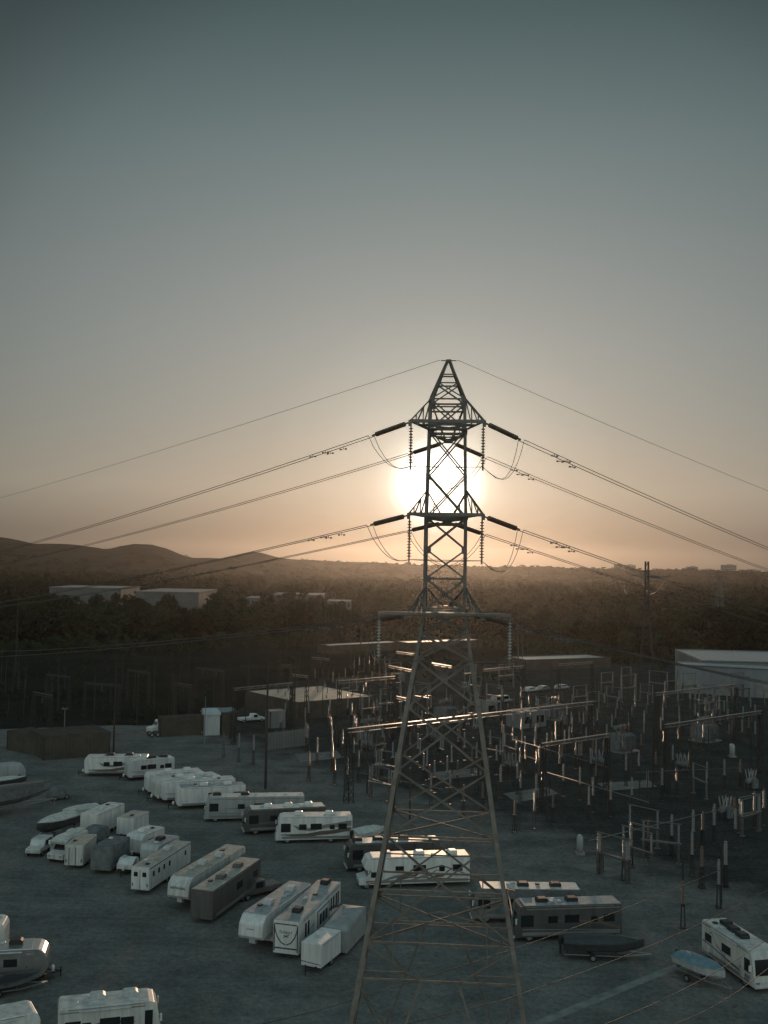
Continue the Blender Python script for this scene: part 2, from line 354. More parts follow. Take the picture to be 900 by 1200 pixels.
def vehicle(name, label, cat, kind, p, q, H, side, front, W=2.45, body='white', roof='roofw', group=None, sw=None, acs=((.1, 0), (-.3, 0)), acm='roofw', win=True, hide=None, opts=()):
    c, rz, L = locate(p, q, H, side, front, W)
    t = thing(name, label, cat, c, rz, group); h = L/2; y = W/2
    if kind == 'motor_a': pr = [(-h, .55), (h-.1, .42), (h, .9), (h-.05, 1.4), (h-.3, 2.7), (h-.55, H-.12), (h-.95, H), (-h+.1, H), (-h, H-.12)]
    elif kind == 'motor_c': pr = [(-h, .5), (h-.05, .45), (h, 1.05), (h-.9, 1.3), (h-1.45, 1.95), (h-.75, 2.05), (h-.55, 2.4), (h-.95, H-.15), (h-1.5, H), (-h+.1, H), (-h, H-.15)]
    elif kind == 'fifth': pr = [(-h, .6), (h-2.4, .6), (h-2.2, 1.55), (h-.25, 1.4), (h, 1.7), (h-.12, H-.75), (h-.75, H-.12), (h-1.2, H), (-h+.1, H), (-h, H-.2)]
    elif kind == 'trailer': pr = [(-h, .6), (h-.3, .6), (h, .85), (h, H-.55), (h-.22, H-.12), (h-.5, H), (-h+.12, H), (-h, H-.14)]
    elif kind == 'round': pr = [(-h, .9)]+[(-h+.55*(1-math.cos(a*PI/8)), H-.75+.75*math.sin(a*PI/8)) for a in range(5)]+[(h-1.1*(1-math.sin(a*PI/10)), H-1.1+1.1*math.cos(a*PI/10)) for a in range(6)]+[(h, 1.2), (h-.45, .62), (-h+.3, .6)]
    else: pr = [(-h, .5), (h, .5), (h, H), (-h, H)]
    mb = MB(); mb.prism_y(pr, -y, y); mb.bevel(.055 if kind not in ('cargo', 'hauler') else .035, 2); mb.build('body', body, t)
    # roof membrane
    x0, x1 = (-h+.12, h-(1.5 if kind == 'motor_c' else (1.0 if kind != 'trailer' else .55))) if kind in ('motor_a', 'motor_c', 'fifth', 'trailer') else ((-h+.75, h-1.3) if kind == 'round' else (-h+.1, h-.1))
    mb = MB(); mb.box(((x0+x1)/2, 0, H+.012), (x1-x0, W-.14, .05)); mb.build('roof', roof, t)
    r = random.Random(label)
    for u, v in acs: ac(t, u*L, v, H+.03, acm)
    for k in range(3 if L > 6 else 1): vent(t, r.uniform(-.42, .3)*L, r.uniform(-.7, .7), H+.03, r.choice(('white', 'lgrey', 'black')))
    # chassis
    mb = MB(); mb.box((0, 0, .5), (L*.92 if kind not in ('fifth',) else L-3.0, W*.6, .3)); ch = mb.build('chassis', 'black', t)
    if kind == 'fifth': ch.location.x = -1.0
    if kind.startswith('motor'):
        xs = [h-1.5 if kind == 'motor_a' else h-.85, -h+L*.28]; 
    elif kind == 'cargo': xs = [-.2] if L < 5 else [.1, -.8]
    else: xs = [-L*.13, -L*.13-.9]
    for x in xs:
        for s in (-1, 1): wheel(t, x, s*(y-.15), .44 if kind.startswith('motor') else .36)
    if kind in ('motor_a',):
        a = Vector((h-.05, 0, 1.42)); b = Vector((h-.3, 0, 2.68)); d = (b-a); nrm = Vector((d.z, 0, -d.x)).normalized()
        mb = MB(); o_ = nrm*.015; vs = []
        for e in (-.02, .02):
            for pt, yy in ((a, -y+.16), (a, y-.16), (b, y-.22), (b, -y+.22)): vs.append(pt+o_+nrm*e+Vector((0, yy, 0)))
        mb.add(vs, [(0, 1, 2, 3), (7, 6, 5, 4), (0, 1, 5, 4), (1, 2, 6, 5), (2, 3, 7, 6), (3, 0, 4, 7)]); mb.build('windshield', 'glass', t)
        for s in (-1, 1):
            mb = MB(); mb.box((h+.03, s*(y-.35), .85), (.06, .34, .2)); mb.bevel(.03, 1); mb.build('headlight', 'silver', t)
        mb = MB(); mb.box((h-.02, 0, .5), (.16, W-.1, .26)); mb.bevel(.04, 1); mb.build('bumper', 'lgrey', t)
    if kind == 'motor_c':
        for s in (-1, 1):
            mb = MB(); mb.box((h-.01, s*(y-.35), .85), (.08, .36, .2)); mb.bevel(.03, 1); mb.build('headlight', 'silver', t)
            pane(t, h-2.1, h-1.35, 1.25, 1.85, s*(y+.01), 'cab_window')
        a, b = Vector((h-.93, 0, 1.33)), Vector((h-1.42, 0, 1.9)); d = b-a; nrm = Vector((d.z, 0, -d.x)).normalized(); vs = []
        for e in (0, .03):
            for pt, yy in ((a, -y+.2), (a, y-.2), (b, y-.25), (b, -y+.25)): vs.append(pt+nrm*e+Vector((0, yy, 0)))
        mb = MB(); mb.add(vs, [(0, 1, 2, 3), (7, 6, 5, 4), (0, 1, 5, 4), (1, 2, 6, 5), (2, 3, 7, 6), (3, 0, 4, 7)]); mb.build('windshield', 'glass', t)
    if kind.startswith('motor'):
        for s in (-1, 1):
            mb = MB(); mx = h-.35 if kind == 'motor_a' else h-1.3
            mb.bar((mx, s*y, 2.2), (mx+.25, s*(y+.32), 2.25), .05); mb.box((mx+.28, s*(y+.36), 2.1), (.12, .26, .5)); mb.bevel(.03, 1); mb.build('mirror', 'white' if body != 'dark' else 'lgrey', t)
    if kind in ('trailer', 'cargo', 'round'):
        mb = MB(); mb.bar((h-.3, -.7, .55), (h+1.1, 0, .55), .1); mb.bar((h-.3, .7, .55), (h+1.1, 0, .55), .1); mb.lathe([(.06, .1), (.06, .9)], (h+1.0, 0, 0), 8); mb.build('hitch_frame', 'black', t)
        if kind != 'cargo':
            mb = MB(); mb.lathe([(.1, .6), (.16, .66), (.16, 1.0), (.08, 1.1)], (h+.35, 0, 0), 10); mb.build('gas_bottle', 'white', t, True)
    if kind == 'fifth':
        mb = MB(); mb.prism_y([(h-1.1, 1.5), (h-.35, 1.45), (h-.4, .95), (h-.75, .8), (h-.95, 1.1)], -.3, .3); mb.bevel(.04, 1); mb.build('pin_box', 'lgrey' if body != 'brown' else 'dark', t)
        for s in (-1, 1):
            mb = MB(); mb.bar((h-2.75, s*.95, .6), (h-2.75, s*.95, .02), .12); mb.build('landing_leg', 'black', t)
    if win and kind not in ('cargo', 'covered'):
        zz = 1.55 if H < 3.3 else 1.75
        for s in (-1, 1):
            x = h-1.0 if kind != 'motor_a' else h-.55
            if kind == 'motor_a': pane(t, x-1.35, x-.1, 1.45, 2.55, s*(y+.01), 'cab_window')
            spots = [(-.43, 1.1, .72), (-.27, .65, .55), (-.1, 1.45, .75), (.1, .95, .68)] if L > 7 else [(-.36, .8, .6), (-.02, 1.1, .65)]
            for u, wd, hh in spots:
                if 'few' in opts and u in (-.27, .1): continue
                pane(t, u*L, u*L+wd, zz, zz+hh, s*(y+.01))
        dx = .24*L if kind != 'motor_a' else .24*L
        d = pane(t, dx, dx+.7, .72, 2.55, -(y+.012), 'door', body, .035); mb = MB(); mb.box((dx+.1, -(y+.045), 1.5), (.06, .04, .16)); mb.build('handle', 'black', d)
        pane(t, -L*.46, -L*.46+.9, .75, 1.25, -(y+.012), 'locker_door', body, .03)
        mb = MB(); mb.tube([(-L*.3, -(y+.1), H-.25), (L*.2, -(y+.1), H-.25)], .07, 8); mb.build('awning_roll', 'lgrey', t)
    if 'slide' in opts:
        for s in (-1, 1):
            mb = MB(); mb.box((.02*L, s*(y+.16), 1.95), (3.4, .34, 2.2)); mb.bevel(.03, 1); so_ = mb.build('slide_out', body, t)
            mb = MB()
            for x_, z_, dx_, dz_ in ((0, 1.07, 3.5, .09), (0, -1.07, 3.5, .09), (1.72, 0, .09, 2.2), (-1.72, 0, .09, 2.2)): mb.box((.02*L+x_, s*(y+.345), 1.95+z_), (dx_, .03, dz_))
            mb.build('slide_frame', 'dark', so_)
            for u in (-1.2, -.35, .5): pane(so_, .02*L+u, .02*L+u+.6, 1.6, 2.6, s*(y+.35))
        for s in (-1, 1):
            for u in (-.45, -.4, -.33, -.27, .27, .33): pane(t, u*L, u*L+.42, 1.5, 2.75, s*(y+.014))
    # rear end
    if kind != 'cargo' and 'norear' not in opts:
        mb = MB()
        for e in (-.2, .2): mb.bar((-h-.06, .6+e, 1.0), (-h-.06, .6+e, H+.05), .035)
        for k in range(7): mb.bar((-h-.06, .4, 1.1+k*.33), (-h-.06, .8, 1.1+k*.33), .03)
        mb.build('ladder', 'trim', t)
        mb = MB(); mb.box((-h-.015, -.15, 1.95), (.04, .8, .55)); mb.bevel(.012, 1); mb.build('window', 'glass', t)
    for s in (-1, 1):
        mb = MB(); mb.box((-h-.015, s*(y-.2), 1.05), (.04, .14, .34)); mb.build('tail_light', 'brown', t)
    # trims
    for s in (-1, 1):
        mb = MB(); mb.box((-.2, s*(y+.004), H-.11), (L-1.9 if kind != 'cargo' else L-.2, .03, .05)); mb.build('roof_trim', 'trim', t)
        if kind != 'cargo':
            mb = MB(); mb.box((-.3 if kind != 'fifth' else -1.3, s*(y+.003), .78), ((L-1.0) if kind != 'fifth' else L-3.0, .02, .3)); mb.build('lower_skirt', 'swoosh2' if body != 'dark' else 'black', t)
    if sw:
        for s in (-1, 1):
            yy = s*(y+.006)
            if sw == 'swoop':
                ribbon(t, [(-h+.1, 2.5), (-h+L*.3, 2.2), (-h+L*.55, 1.75), (h-L*.3, 1.95), (h-L*.22, 2.3)], [.7, .5, .4, .5, .06], yy, 'swoosh2')
                ribbon(t, [(-h+.1, 1.75), (-h+L*.35, 1.35), (h-L*.35, 1.0), (h-.7, 1.15)], [.5, .5, .48, .12], yy, 'swoosh')
            elif sw == 'slant':
                for k in range(4):
                    x = -h+L*.16+k*L*.13; ribbon(t, [(x, 2.0 - k*.1), (x+L*.1, 1.3), (x+L*.3, .75)], [.1, .34, .06], yy, ('swoosh', 'swoosh2')[k % 2])
                ribbon(t, [(-h+.2, .8), (0, .72), (h-1.9, .75)], [.26, .2, .1], yy, 'swoosh')
            elif sw == 'arc':
                ribbon(t, [(-h+.15, 1.2), (-h+L*.25, 1.75), (0, 2.0), (L*.3, 1.8)], [.3, .26, .16, .04], yy, 'swoosh')
                ribbon(t, [(-h+.15, .95), (0, 1.1), (h-.8, 1.2)], [.12, .1, .1], yy, 'swoosh2')
                ribbon(t, [(-h+.15, H-.3), (h-1.2, H-.32)], [.09, .09], yy, 'swoosh2')
            elif sw == 'lines':
                ribbon(t, [(-h+.15, 1.45), (h-.5, 1.5)], [.12, .08], yy, 'swoosh2'); ribbon(t, [(-h+.15, 1.2), (0, 1.15), (h-1.2, 1.3)], [.2, .16, .05], yy, 'swoosh')
            elif sw == 'curve':
                ribbon(t, [(-h+L*.06, 2.1), (-h+L*.2, 2.75), (-h+L*.3, 1.9), (-h+L*.5, 1.3), (h-.6, 1.15)], [.06, .09, .1, .09, .07], yy, 'swoosh')
                ribbon(t, [(-h+.15, 1.62), (h-.7, 1.02)], [.1, .1], yy, 'dark'); ribbon(t, [(-h+.15, H-.27), (h-1.1, H-.3)], [.07, .07], yy, 'dark')
    return t, L
RV = 'motorhomes and travel trailers parked in the storage lot'
def sc5(o, s, *pts): return [(o[0]+x/s, o[1]+y/s) for x, y in pts]
# ---- front centre group
t, L = vehicle('travel_trailer', 'long white toy hauler with a dark shield emblem on its flat front', 'trailer', 'hauler', (350.3, 1081.4), (399.4, 1033.6), 3.4, 1, 'p', body='white', roof='roofg', acs=((.28, .1), (-.42, -.1)), acm='black', win=False, opts=('slide',), sw='arc', group=RV)
h = L/2; mb = MB(); mb.box((0, -1.215, 3.36), (L-.05, .05, .09)); mb.build('roof_edge', 'dark', t)
for s in (-1, 1):
    mb = MB()
    pts = [(1.12, 3.0), (1.02, 2.45), (.82, 1.95), (.48, 1.5), (0.06, 1.3)]
    for a, b in zip(pts, pts[1:]): mb.bar((h+.01, s*a[0], a[1]), (h+.01, s*b[0], b[1]), .02, .09)
    mb.build('emblem', 'dark', t)
    mb = MB(); mb.box((h+.008, s*1.12, 1.9), (.02, .1, 2.4)); mb.build('corner_trim', 'dark', t)
for z_, t_ in ((3.12, .09), (.98, .12)): mb = MB(); mb.box((h+.006, 0, z_), (.02, 2.1, t_)); mb.build('front_band', 'dark', t)
letters(t, h+.012, -.62, .62, 2.42, .26, 8, seed=4)
mb = MB(); mb.bar((h+.012, -.25, 1.95), (h+.012, .3, 2.2), .02, .07); mb.bar((h+.012, .25, 1.98), (h+.012, -.2, 2.16), .02, .06); mb.build('emblem', 'dark', t)
t, L = vehicle('fifth_wheel_trailer', 'white fifth wheel with a blank sloping nose, left of the toy hauler with the shield', 'trailer', 'fifth', (279.4, 1072), (339.5, 1031.7), 3.5, -1, 'p', body='white', roof='roofg', acs=((.16, 0), (-.25, .2)), acm='lgrey', group=RV, sw='lines')
letters(t, L/2-.03, -.4, .4, 2.35, .12, 8, 'swoosh2', 6)
t, L = vehicle('box_trailer', 'small white box trailer with a dark corner post, in front of the tarp covered trailer', 'trailer', 'cargo', (376.7, 1107.8), (399.8, 1090.3), 2.5, 1, 'p', W=2.0, body='white', roof='white', acs=(), group=RV)
h = L/2; mb = MB(); mb.box((h-.03, -1.0, 1.5), (.1, .06, 1.9)); mb.build('corner_post', 'dark', t)
ribbon(t, [(-h+.2, 1.0), (h-.1, .85)], [.07, .07], -1.006, 'swoosh2'); mb = MB(); mb.bar((h+.02, -.95, .9), (h+.02, .95, .78), .03, .05); mb.build('strap', 'dark', t)
# ---- middle left group
t, L = vehicle('travel_trailer', 'narrow white trailer with two small windows in its rear double doors', 'trailer', 'cargo', (140+158/4.5, 960+258/4.5), (140+377/4.5, 960+118/4.5), 2.9, 1, 'q', W=2.1, body='white', roof='rooft', acs=((.16, .1),), acm='lgrey', group=RV)
h = L/2; y = 1.05
for s in (-1, 1):
    d = pane(t, 0, .96, .62, 2.65, 0, 'rear_door', 'white', .04); d.rotation_euler = (0, 0, PI/2); d.location = (-h-.012, .5*s-.48, 0)
    mb = MB(); mb.box((.48, .03, 2.15), (.46, .03, .48)); mb.bevel(.012, 1); mb.build('window', 'glass', d)
    for u in (-.42, -.3, -.18, -.05, .34): pane(t, u*L, u*L+.42, 1.75, 2.3, s*(y+.01))
    mb = MB(); mb.box((0, s*(y+.004), 2.78), (L-.2, .03, .1)); mb.build('roof_trim', 'dark', t)
mb = MB(); mb.box((-h-.03, 0, 1.6), (.02, .05, 2.0)); mb.build('door_seam', 'dark', t)
t, L = vehicle('fifth_wheel_trailer', 'white fifth wheel trailer with dark lettering across its rounded nose', 'trailer', 'fifth', (140+365/4.5, 960+318/4.5), (140+665/4.5, 960+142/4.5), 3.5, 1, 'p', body='offwhite', roof='rooft', acs=((.1, 0), (-.15, .3)), acm='lgrey', group=RV, sw='swoop')
letters(t, L/2-.02, -.85, .85, 2.5, .26, 8, 'dark', 3)
vehicle('fifth_wheel_trailer', 'dark brown trailer with a tan roof, right of the one with lettering on its nose', 'trailer', 'hauler', (140+495/4.5, 960+382/4.5), (140+745/4.5, 960+210/4.5), 3.3, 1, 'p', body='brown', roof='rooft', acs=((.15, .1), (-.2, .1)), acm='brown', group=RV, opts=('few',))
t, L = vehicle('box_trailer', 'white box trailer with ribbed double doors and a dirty tan roof', 'trailer', 'cargo', (30+408/6, 930+365/6), (30+500/6, 930+285/6), 2.8, 1, 'q', W=2.2, body='offwhite', roof='rooft', acs=(), group=RV)
h = L/2
for k in range(6):
    mb = MB(); mb.box((-h-.015, -.95+k*.38, 1.55), (.04, .07, 1.95)); mb.build('door_rib', 'dark' if k in (2, 4) else 'lgrey', t)
vehicle('covered_trailer', 'dull grey trailer under a sagging cover, right of the trailer with ribbed doors', 'trailer', 'hauler', (30+600/6, 930+388/6), (30+735/6, 930+303/6), 3.0, 1, 'p', body='dgrey', roof='dgrey', acs=(), win=False, group=RV, opts=('norear',))
vehicle('box_trailer', 'large plain white box trailer, longest of its row behind the ribbed door trailer', 'trailer', 'cargo', (30+500/6, 930+150/6), (30+697/6, 930+68/6), 3.1, 1, 'p', W=2.4, body='white', roof='roofw', acs=(), group=RV)
vehicle('box_trailer', 'short white trailer with a tan roof, right of the large plain white box trailer', 'trailer', 'cargo', (30+760/6, 930+178/6), (30+868/6, 930+125/6), 2.6, 1, 'p', W=2.4, body='white', roof='rooft', acs=(), group=RV)
vehicle('travel_trailer', 'pale grey travel trailer with a dark roof box, behind the tiny white trailer', 'trailer', 'trailer', (140+200/4.5, 960+143/4.5), (140+318/4.5, 960+88/4.5), 2.9, 1, 'p', W=2.3, body='lgrey', roof='roofg', acs=((0, 0),), acm='black', group=RV)
vehicle('travel_trailer', 'white rounded trailer behind the pale grey one with the dark roof box', 'trailer', 'trailer', (140+120/4.5, 960+88/4.5), (140+240/4.5, 960+42/4.5), 2.9, 1, 'p', W=2.4, body='white', roof='roofw', acs=((.1, 0),), acm='white', group=RV, opts=('few',))
vehicle('camper', 'white camper with clutter on its roof, left of the trailer with ribbed doors', 'camper', 'motor_c', (30+265/6, 930+335/6), (30+445/6, 930+258/6), 2.7, 1, 'p', W=2.2, body='offwhite', roof='roofw', acs=((.05, .3), (-.2, -.2), (-.35, .3)), acm='tarp', group=RV)
vehicle('small_trailer', 'tiny white rounded trailer in front of the pale grey trailer', 'trailer', 'round', (155.5, 1008), (163.5, 1002.5), 1.75, 1, 'p', W=1.9, body='white', roof='white', acs=(), win=False, group=RV, opts=('norear',))
# ---- back row, side on
vehicle('motorhome', 'white motorhome with broad brown and grey swooshes along its side, windshield at its left end', 'motorhome', 'motor_a', (323.5, 957.5), (413, 956.3), 3.4, 1, 'p', body='white', roof='roofw', acs=((.2, 0), (-.2, 0)), acm='white', sw='swoop', group=RV)
vehicle('motorhome', 'dark motorhome with a long white roof, just behind the white motorhome with brown swooshes', 'motorhome', 'motor_a', (286.5, 949.4), (382, 945), 3.3, 1, 'p', body='charcoal', sw='lines', roof='roofw', acs=((.2, 0), (-.05, 0), (-.3, 0)), acm='white', group=RV)
vehicle('motorhome', 'grey striped motorhome, left of the dark one with the long white roof', 'motorhome', 'motor_a', (240, 934.5), (356.7, 933), 3.4, 1, 'p', body='grey', roof='roofw', acs=((.38, 0), (.1, 0)), acm='black', sw='arc', group=RV)
vehicle('motorhome', 'white motorhome with slanted brown stripes and a projecting bonnet, seen through the tower legs', 'motorhome', 'motor_c', (421, 1006), (551, 1002.5), 3.4, 1, 'p', body='white', roof='roofw', acs=((.25, 0), (-.05, .1), (-.35, .1)), acm='white', sw='slant', group=RV)
vehicle('motorhome', 'dark motorhome with a bright white roof, behind the one with slanted brown stripes', 'motorhome', 'motor_a', (407, 989), (516, 985.5), 3.3, 1, 'p', body='charcoal', sw='lines', roof='roofw', acs=((.38, 0), (.16, 0), (-.12, 0)), acm='black', group=RV)
vehicle('motorhome', 'pale roofed motorhome right of the tower leg, farther of the two there', 'motorhome', 'motor_a', (553, 1041.5), (681, 1043), 3.4, 1, 'p', body='dgrey', roof='roofw', acs=((.02, .1), (-.28, .1)), acm='black', group=RV)
vehicle('motorhome', 'dark sided motorhome with a grey brown roof, nearer of two right of the tower leg', 'motorhome', 'motor_a', (603, 1062.5), (729, 1059), 3.4, 1, 'p', body='charcoal', sw='arc', roof='roofg', acs=((.22, 0), (-.06, 0)), acm='black', group=RV)
vehicle('motorhome', 'cream motorhome with thin curved dark stripes, facing the lower right corner', 'motorhome', 'motor_a', (822.4, 1077.3), (884, 1117), 3.4, 1, 'q', body='offwhite', roof='roofw', acs=((-.28, .2), (-.1, 0), (.08, -.1)), acm='black', sw='curve', group=RV, opts=('few',))
vehicle('motorhome', 'white motorhome with a thin dark swoosh, its windshield facing right, at the lower left', 'motorhome', 'motor_a', (68, 1184), (190, 1171.5), 3.2, 1, 'q', body='offwhite', roof='roofw', acs=((.2, .2), (-.12, .2)), acm='lgrey', sw='arc', group=RV)
vehicle('travel_trailer', 'silver travel trailer with a rounded end catching the sun, at the left edge', 'trailer', 'round', (-44, 1116), (56, 1110.5), 3.0, 1, 'q', body='silver', roof='silver', acs=((.1, .2),), acm='black', group=RV)
vehicle('travel_trailer', 'white flat roofed trailer in the bottom left corner', 'trailer', 'trailer', (-52, 1205), (48, 1185), 3.0, 1, 'q', body='white', roof='roofw', acs=((-.1, 0),), acm='white', group=RV)
vehicle('travel_trailer', 'white trailer end poking in at the left edge, behind the silver rounded trailer', 'trailer', 'trailer', (-90, 1086), (6, 1082), 3.1, 1, 'q', body='white', roof='roofw', acs=((.2, 0),), acm='white', group=RV)
vehicle('fifth_wheel_trailer', 'white travel trailer with wavy grey graphics, farthest left in the back row', 'trailer', 'trailer', (99, 887), (173, 886.5), 3.3, 1, 'p', body='white', roof='roofw', acs=((.1, 0), (-.2, 0)), acm='black', sw='swoop', group=RV)
vehicle('fifth_wheel_trailer', 'white trailer with two dark windows, right behind the one with wavy grey graphics', 'trailer', 'trailer', (150, 892), (205, 888), 3.3, 1, 'p', body='lgrey', roof='roofw', acs=((-.05, 0), (-.3, 0)), acm='black', sw='lines', group=RV)
for (p_, q_, lab, b_, sw_, hh) in (((173, 907.5), (237, 903), 'white trailer, farthest of the four nested behind the grey striped motorhome', 'white', None, 3.3),
                             ((184, 914.5), (256, 907.5), 'white trailer, second from the back of the four nested side by side', 'offwhite', 'lines', 3.3),
                             ((190, 917), (276, 912.5), 'rounded white trailer, third from the back of the four nested side by side', 'white', 'lines', 3.2),
                             ((207.5, 924), (288, 920), 'white trailer with one dark side window, nearest of the four nested side by side', 'white', None, 3.15)):
    vehicle('travel_trailer', lab, 'trailer', 'trailer', p_, q_, hh, 1, 'p', body=b_, roof='roofw' if hh > 3.15 else 'roofg', acs=((.1, 0), (-.25, 0)), acm='white', sw=sw_, group=RV, opts=('few',))

# covered trailer with a peaked pale tarp
c, rz, L = locate((407, 1089), (428.7, 1066.3), 2.5, 1, 'p', 2.4); t = thing('covered_trailer', 'trailer under a peaked grey tarp, behind the small white box trailer', 'trailer', c, rz, RV)
h = L/2; mb = MB(); y = 1.2
lv = [(.35, 1.0), (1.2, 1.04), (2.3, 1.02), (2.62, .9)]; vs = []
for z, s in lv: vs += [(h*s, -y*s, z), (h*s, y*s, z), (-h*s, y*s, z), (-h*s, -y*s, z)]
fs = [(4*i+k, 4*i+(k+1) % 4, 4*i+4+(k+1) % 4, 4*i+4+k) for i in range(3) for k in range(4)]
vs[14] = (-h*1.0, y*.98, 2.8); vs[15] = (-h*1.0, -y*.98, 2.8); vs += [(h*.2, 0, 2.95), (-h*.12, 0, 3.3)]; fs += [(12, 13, 16), (13, 14, 17, 16), (14, 15, 17), (15, 12, 16, 17)]
mb.add(vs, fs); mb.bevel(.05, 2, 15); mb.build('cover', 'covergrey', t)
for s in (-1, 1): wheel(t, -.5, s*.9, .36)
mb = MB(); mb.bar((h-.2, -.6, .5), (h+1.0, 0, .5), .1); mb.bar((h-.2, .6, .5), (h+1, 0, .5), .1); mb.build('hitch_frame', 'black', t)

# ---- boats
def boat_hull(L, W, H, keel=.15):
    mb = MB(); st = 11; rows = []
    for i in range(st):
        u = i/(st-1); x = -L/2+L*u; wd = W/2*(1-max(0, (u-.45)/.55)**2.2)+.02; zk = keel+max(0, (u-.6)/.4)**2*H*.55; zt = H+.25*u*u
        rows.append([(x, -wd, zt), (x, -wd*.82, zk+(zt-zk)*.38), (x, 0, zk), (x, wd*.82, zk+(zt-zk)*.38), (x, wd, zt)])
    mb.add([p for r in rows for p in r], [(i*5+k, i*5+k+1, (i+1)*5+k+1, (i+1)*5+k) for i in range(st-1) for k in range(4)]+[(0, 4, 3, 2, 1)]); return mb, rows
def boat(label, p, q, ht, W, Hh, hullm, coverm, front='q', hump=.5, name='boat', group='boats on trailers in the storage lot', rz_add=0):
    a, b = gz(*p, ht), gz(*q, ht); d = b-a; L = d.length; c = (a+b)/2; rz = math.atan2(d.y, d.x)+(0 if front == 'q' else PI)
    z0 = ht-Hh; t = thing(name, label, 'boat', (c.x, c.y, z0), rz, group)
    mb, rows = boat_hull(L, W, Hh); mb.build('hull', hullm, t)
    m2 = MB(); vs = []; n = len(rows)
    for i, r in enumerate(rows):
        u = i/(n-1); hp = hump*math.sin(PI*min(1, .15+u*.85))**.7*(1 if u < .75 else (1-u)/.25*.8+.2); l, rr = r[0], r[4]
        for k in range(7):
            f = k/6; yy = l[1]+(rr[1]-l[1])*f; vs.append((l[0], yy*1.03, l[2]-.06+(hp+.06)*math.sin(PI*f)**.8+.03*math.sin(i*2.3+k)))
    m2.add(vs, [(i*7+k, i*7+k+1, (i+1)*7+k+1, (i+1)*7+k) for i in range(n-1) for k in range(6)]); m2.add(vs[:7], [tuple(range(7))]); m2.build('cover', coverm, t, True)
    m3 = MB(); m3.box((-L/2-.25, 0, Hh*.9), (.4, .4, .7)); m3.box((-L/2-.25, 0, Hh*.2), (.2, .2, .9)); m3.bevel(.06, 1); m3.build('outboard_motor', 'black', t)
    tr = thing('boat_trailer', 'low trailer carrying the '+' '.join(label.split(',')[0].split()[:12]), 'trailer', (c.x, c.y, 0), rz, 'boat trailers in the storage lot')
    m4 = MB()
    for s in (-1, 1): m4.bar((-L/2, s*W*.36, z0+.12), (L*.2, s*W*.36, z0+.12), .1); m4.bar((L*.2, s*W*.36, z0+.12), (L/2+.7, 0, z0+.1), .1)
    for x in (-L*.45, -L*.15, L*.15): m4.bar((x, -W*.4, z0+.12), (x, W*.4, z0+.12), .1)
    m4.bar((L/2+.6, 0, .05), (L/2+.6, 0, z0+.2), .09); m4.build('frame', 'trim', tr)
    for s in (-1, 1): wheel(tr, -L*.15, s*(W*.45), .33, .22)
    return t
boat('boat under a dull blue cover, beside the cream motorhome facing the lower right corner', (797, 1117), (850, 1141), 1.7, 2.2, 1.1, 'lgrey', 'bluetarp', 'q')
boat('dark covered boat in front of the nearer motorhome right of the tower', (660, 1100), (755, 1104), 1.6, 2.4, 1.2, 'dark', 'dark', 'q')
boat('boat under a pale white cover, in front of the large plain white box trailer', (43, 967), (86, 953), 2.6, 2.5, 1.6, 'dark', 'tarp', 'p', .6)
boat('white boat with dark clutter on deck, behind the boat under a pale white cover', (73, 951), (114, 943), 2.2, 2.4, 1.3, 'white', 'tarp', 'p', .35)
boat('white topped boat at the far left edge, in front of the rounded grey cover', (-22, 915), (31, 911), 2.2, 2.4, 1.3, 'dark', 'tarp', 'q', .3)
boat('long dark boat hull with a brown deck, largest at the far left edge', (-80, 935), (60, 916), 3.6, 3.6, 2.6, 'dgrey', 'brown', 'q', .3)
boat('white skiff with gear piled in it, between the swoosh motorhome and the tower leg', (414, 975), (450, 970), 1.6, 2.2, 1.1, 'white', 'tarp', 'q', .5)
boat('small boat with shiny fittings, under the silver rounded trailer at the left edge', (-30, 1153), (46, 1142), 1.1, 2.0, .8, 'dgrey', 'black', 'q', .25)
# grey rounded cover, jeep, pickup with tan load, blue-grey box
def covered_lump(label, p, q, H, W, m, name='covered_vehicle'):
    c, rz, L = locate(p, q, H, 1, 'q', W); t = thing(name, label, 'vehicle', c, rz)
    mb = MB(); h = L/2; pr = [(-h, .15), (h, .15), (h*1.0, H*.55), (h*.8, H*.9), (h*.3, H), (-h*.5, H*.98), (-h*.85, H*.86), (-h, H*.5)]
    mb.prism_y(pr, -W/2, W/2); mb.bevel(.25, 3); mb.build('cover', m, t, True)
    for x in (-h*.6, h*.6):
        for s in (-1, 1): wheel(t, x, s*(W/2-.1), .36)
    return t
covered_lump('vehicle under a rounded grey cover at the far left edge', (-8, 897), (31, 894), 2.5, 2.3, 'grey')
covered_lump('low bluish grey covered trailer at the bow of the long dark boat', (61, 924), (83, 921), 1.9, 2.2, 'dgrey')
covered_lump('pale reddish covered load between the large white box trailer and the short tan roofed trailer', (112, 972), (130, 965), 2.1, 2.0, 'dgrey')
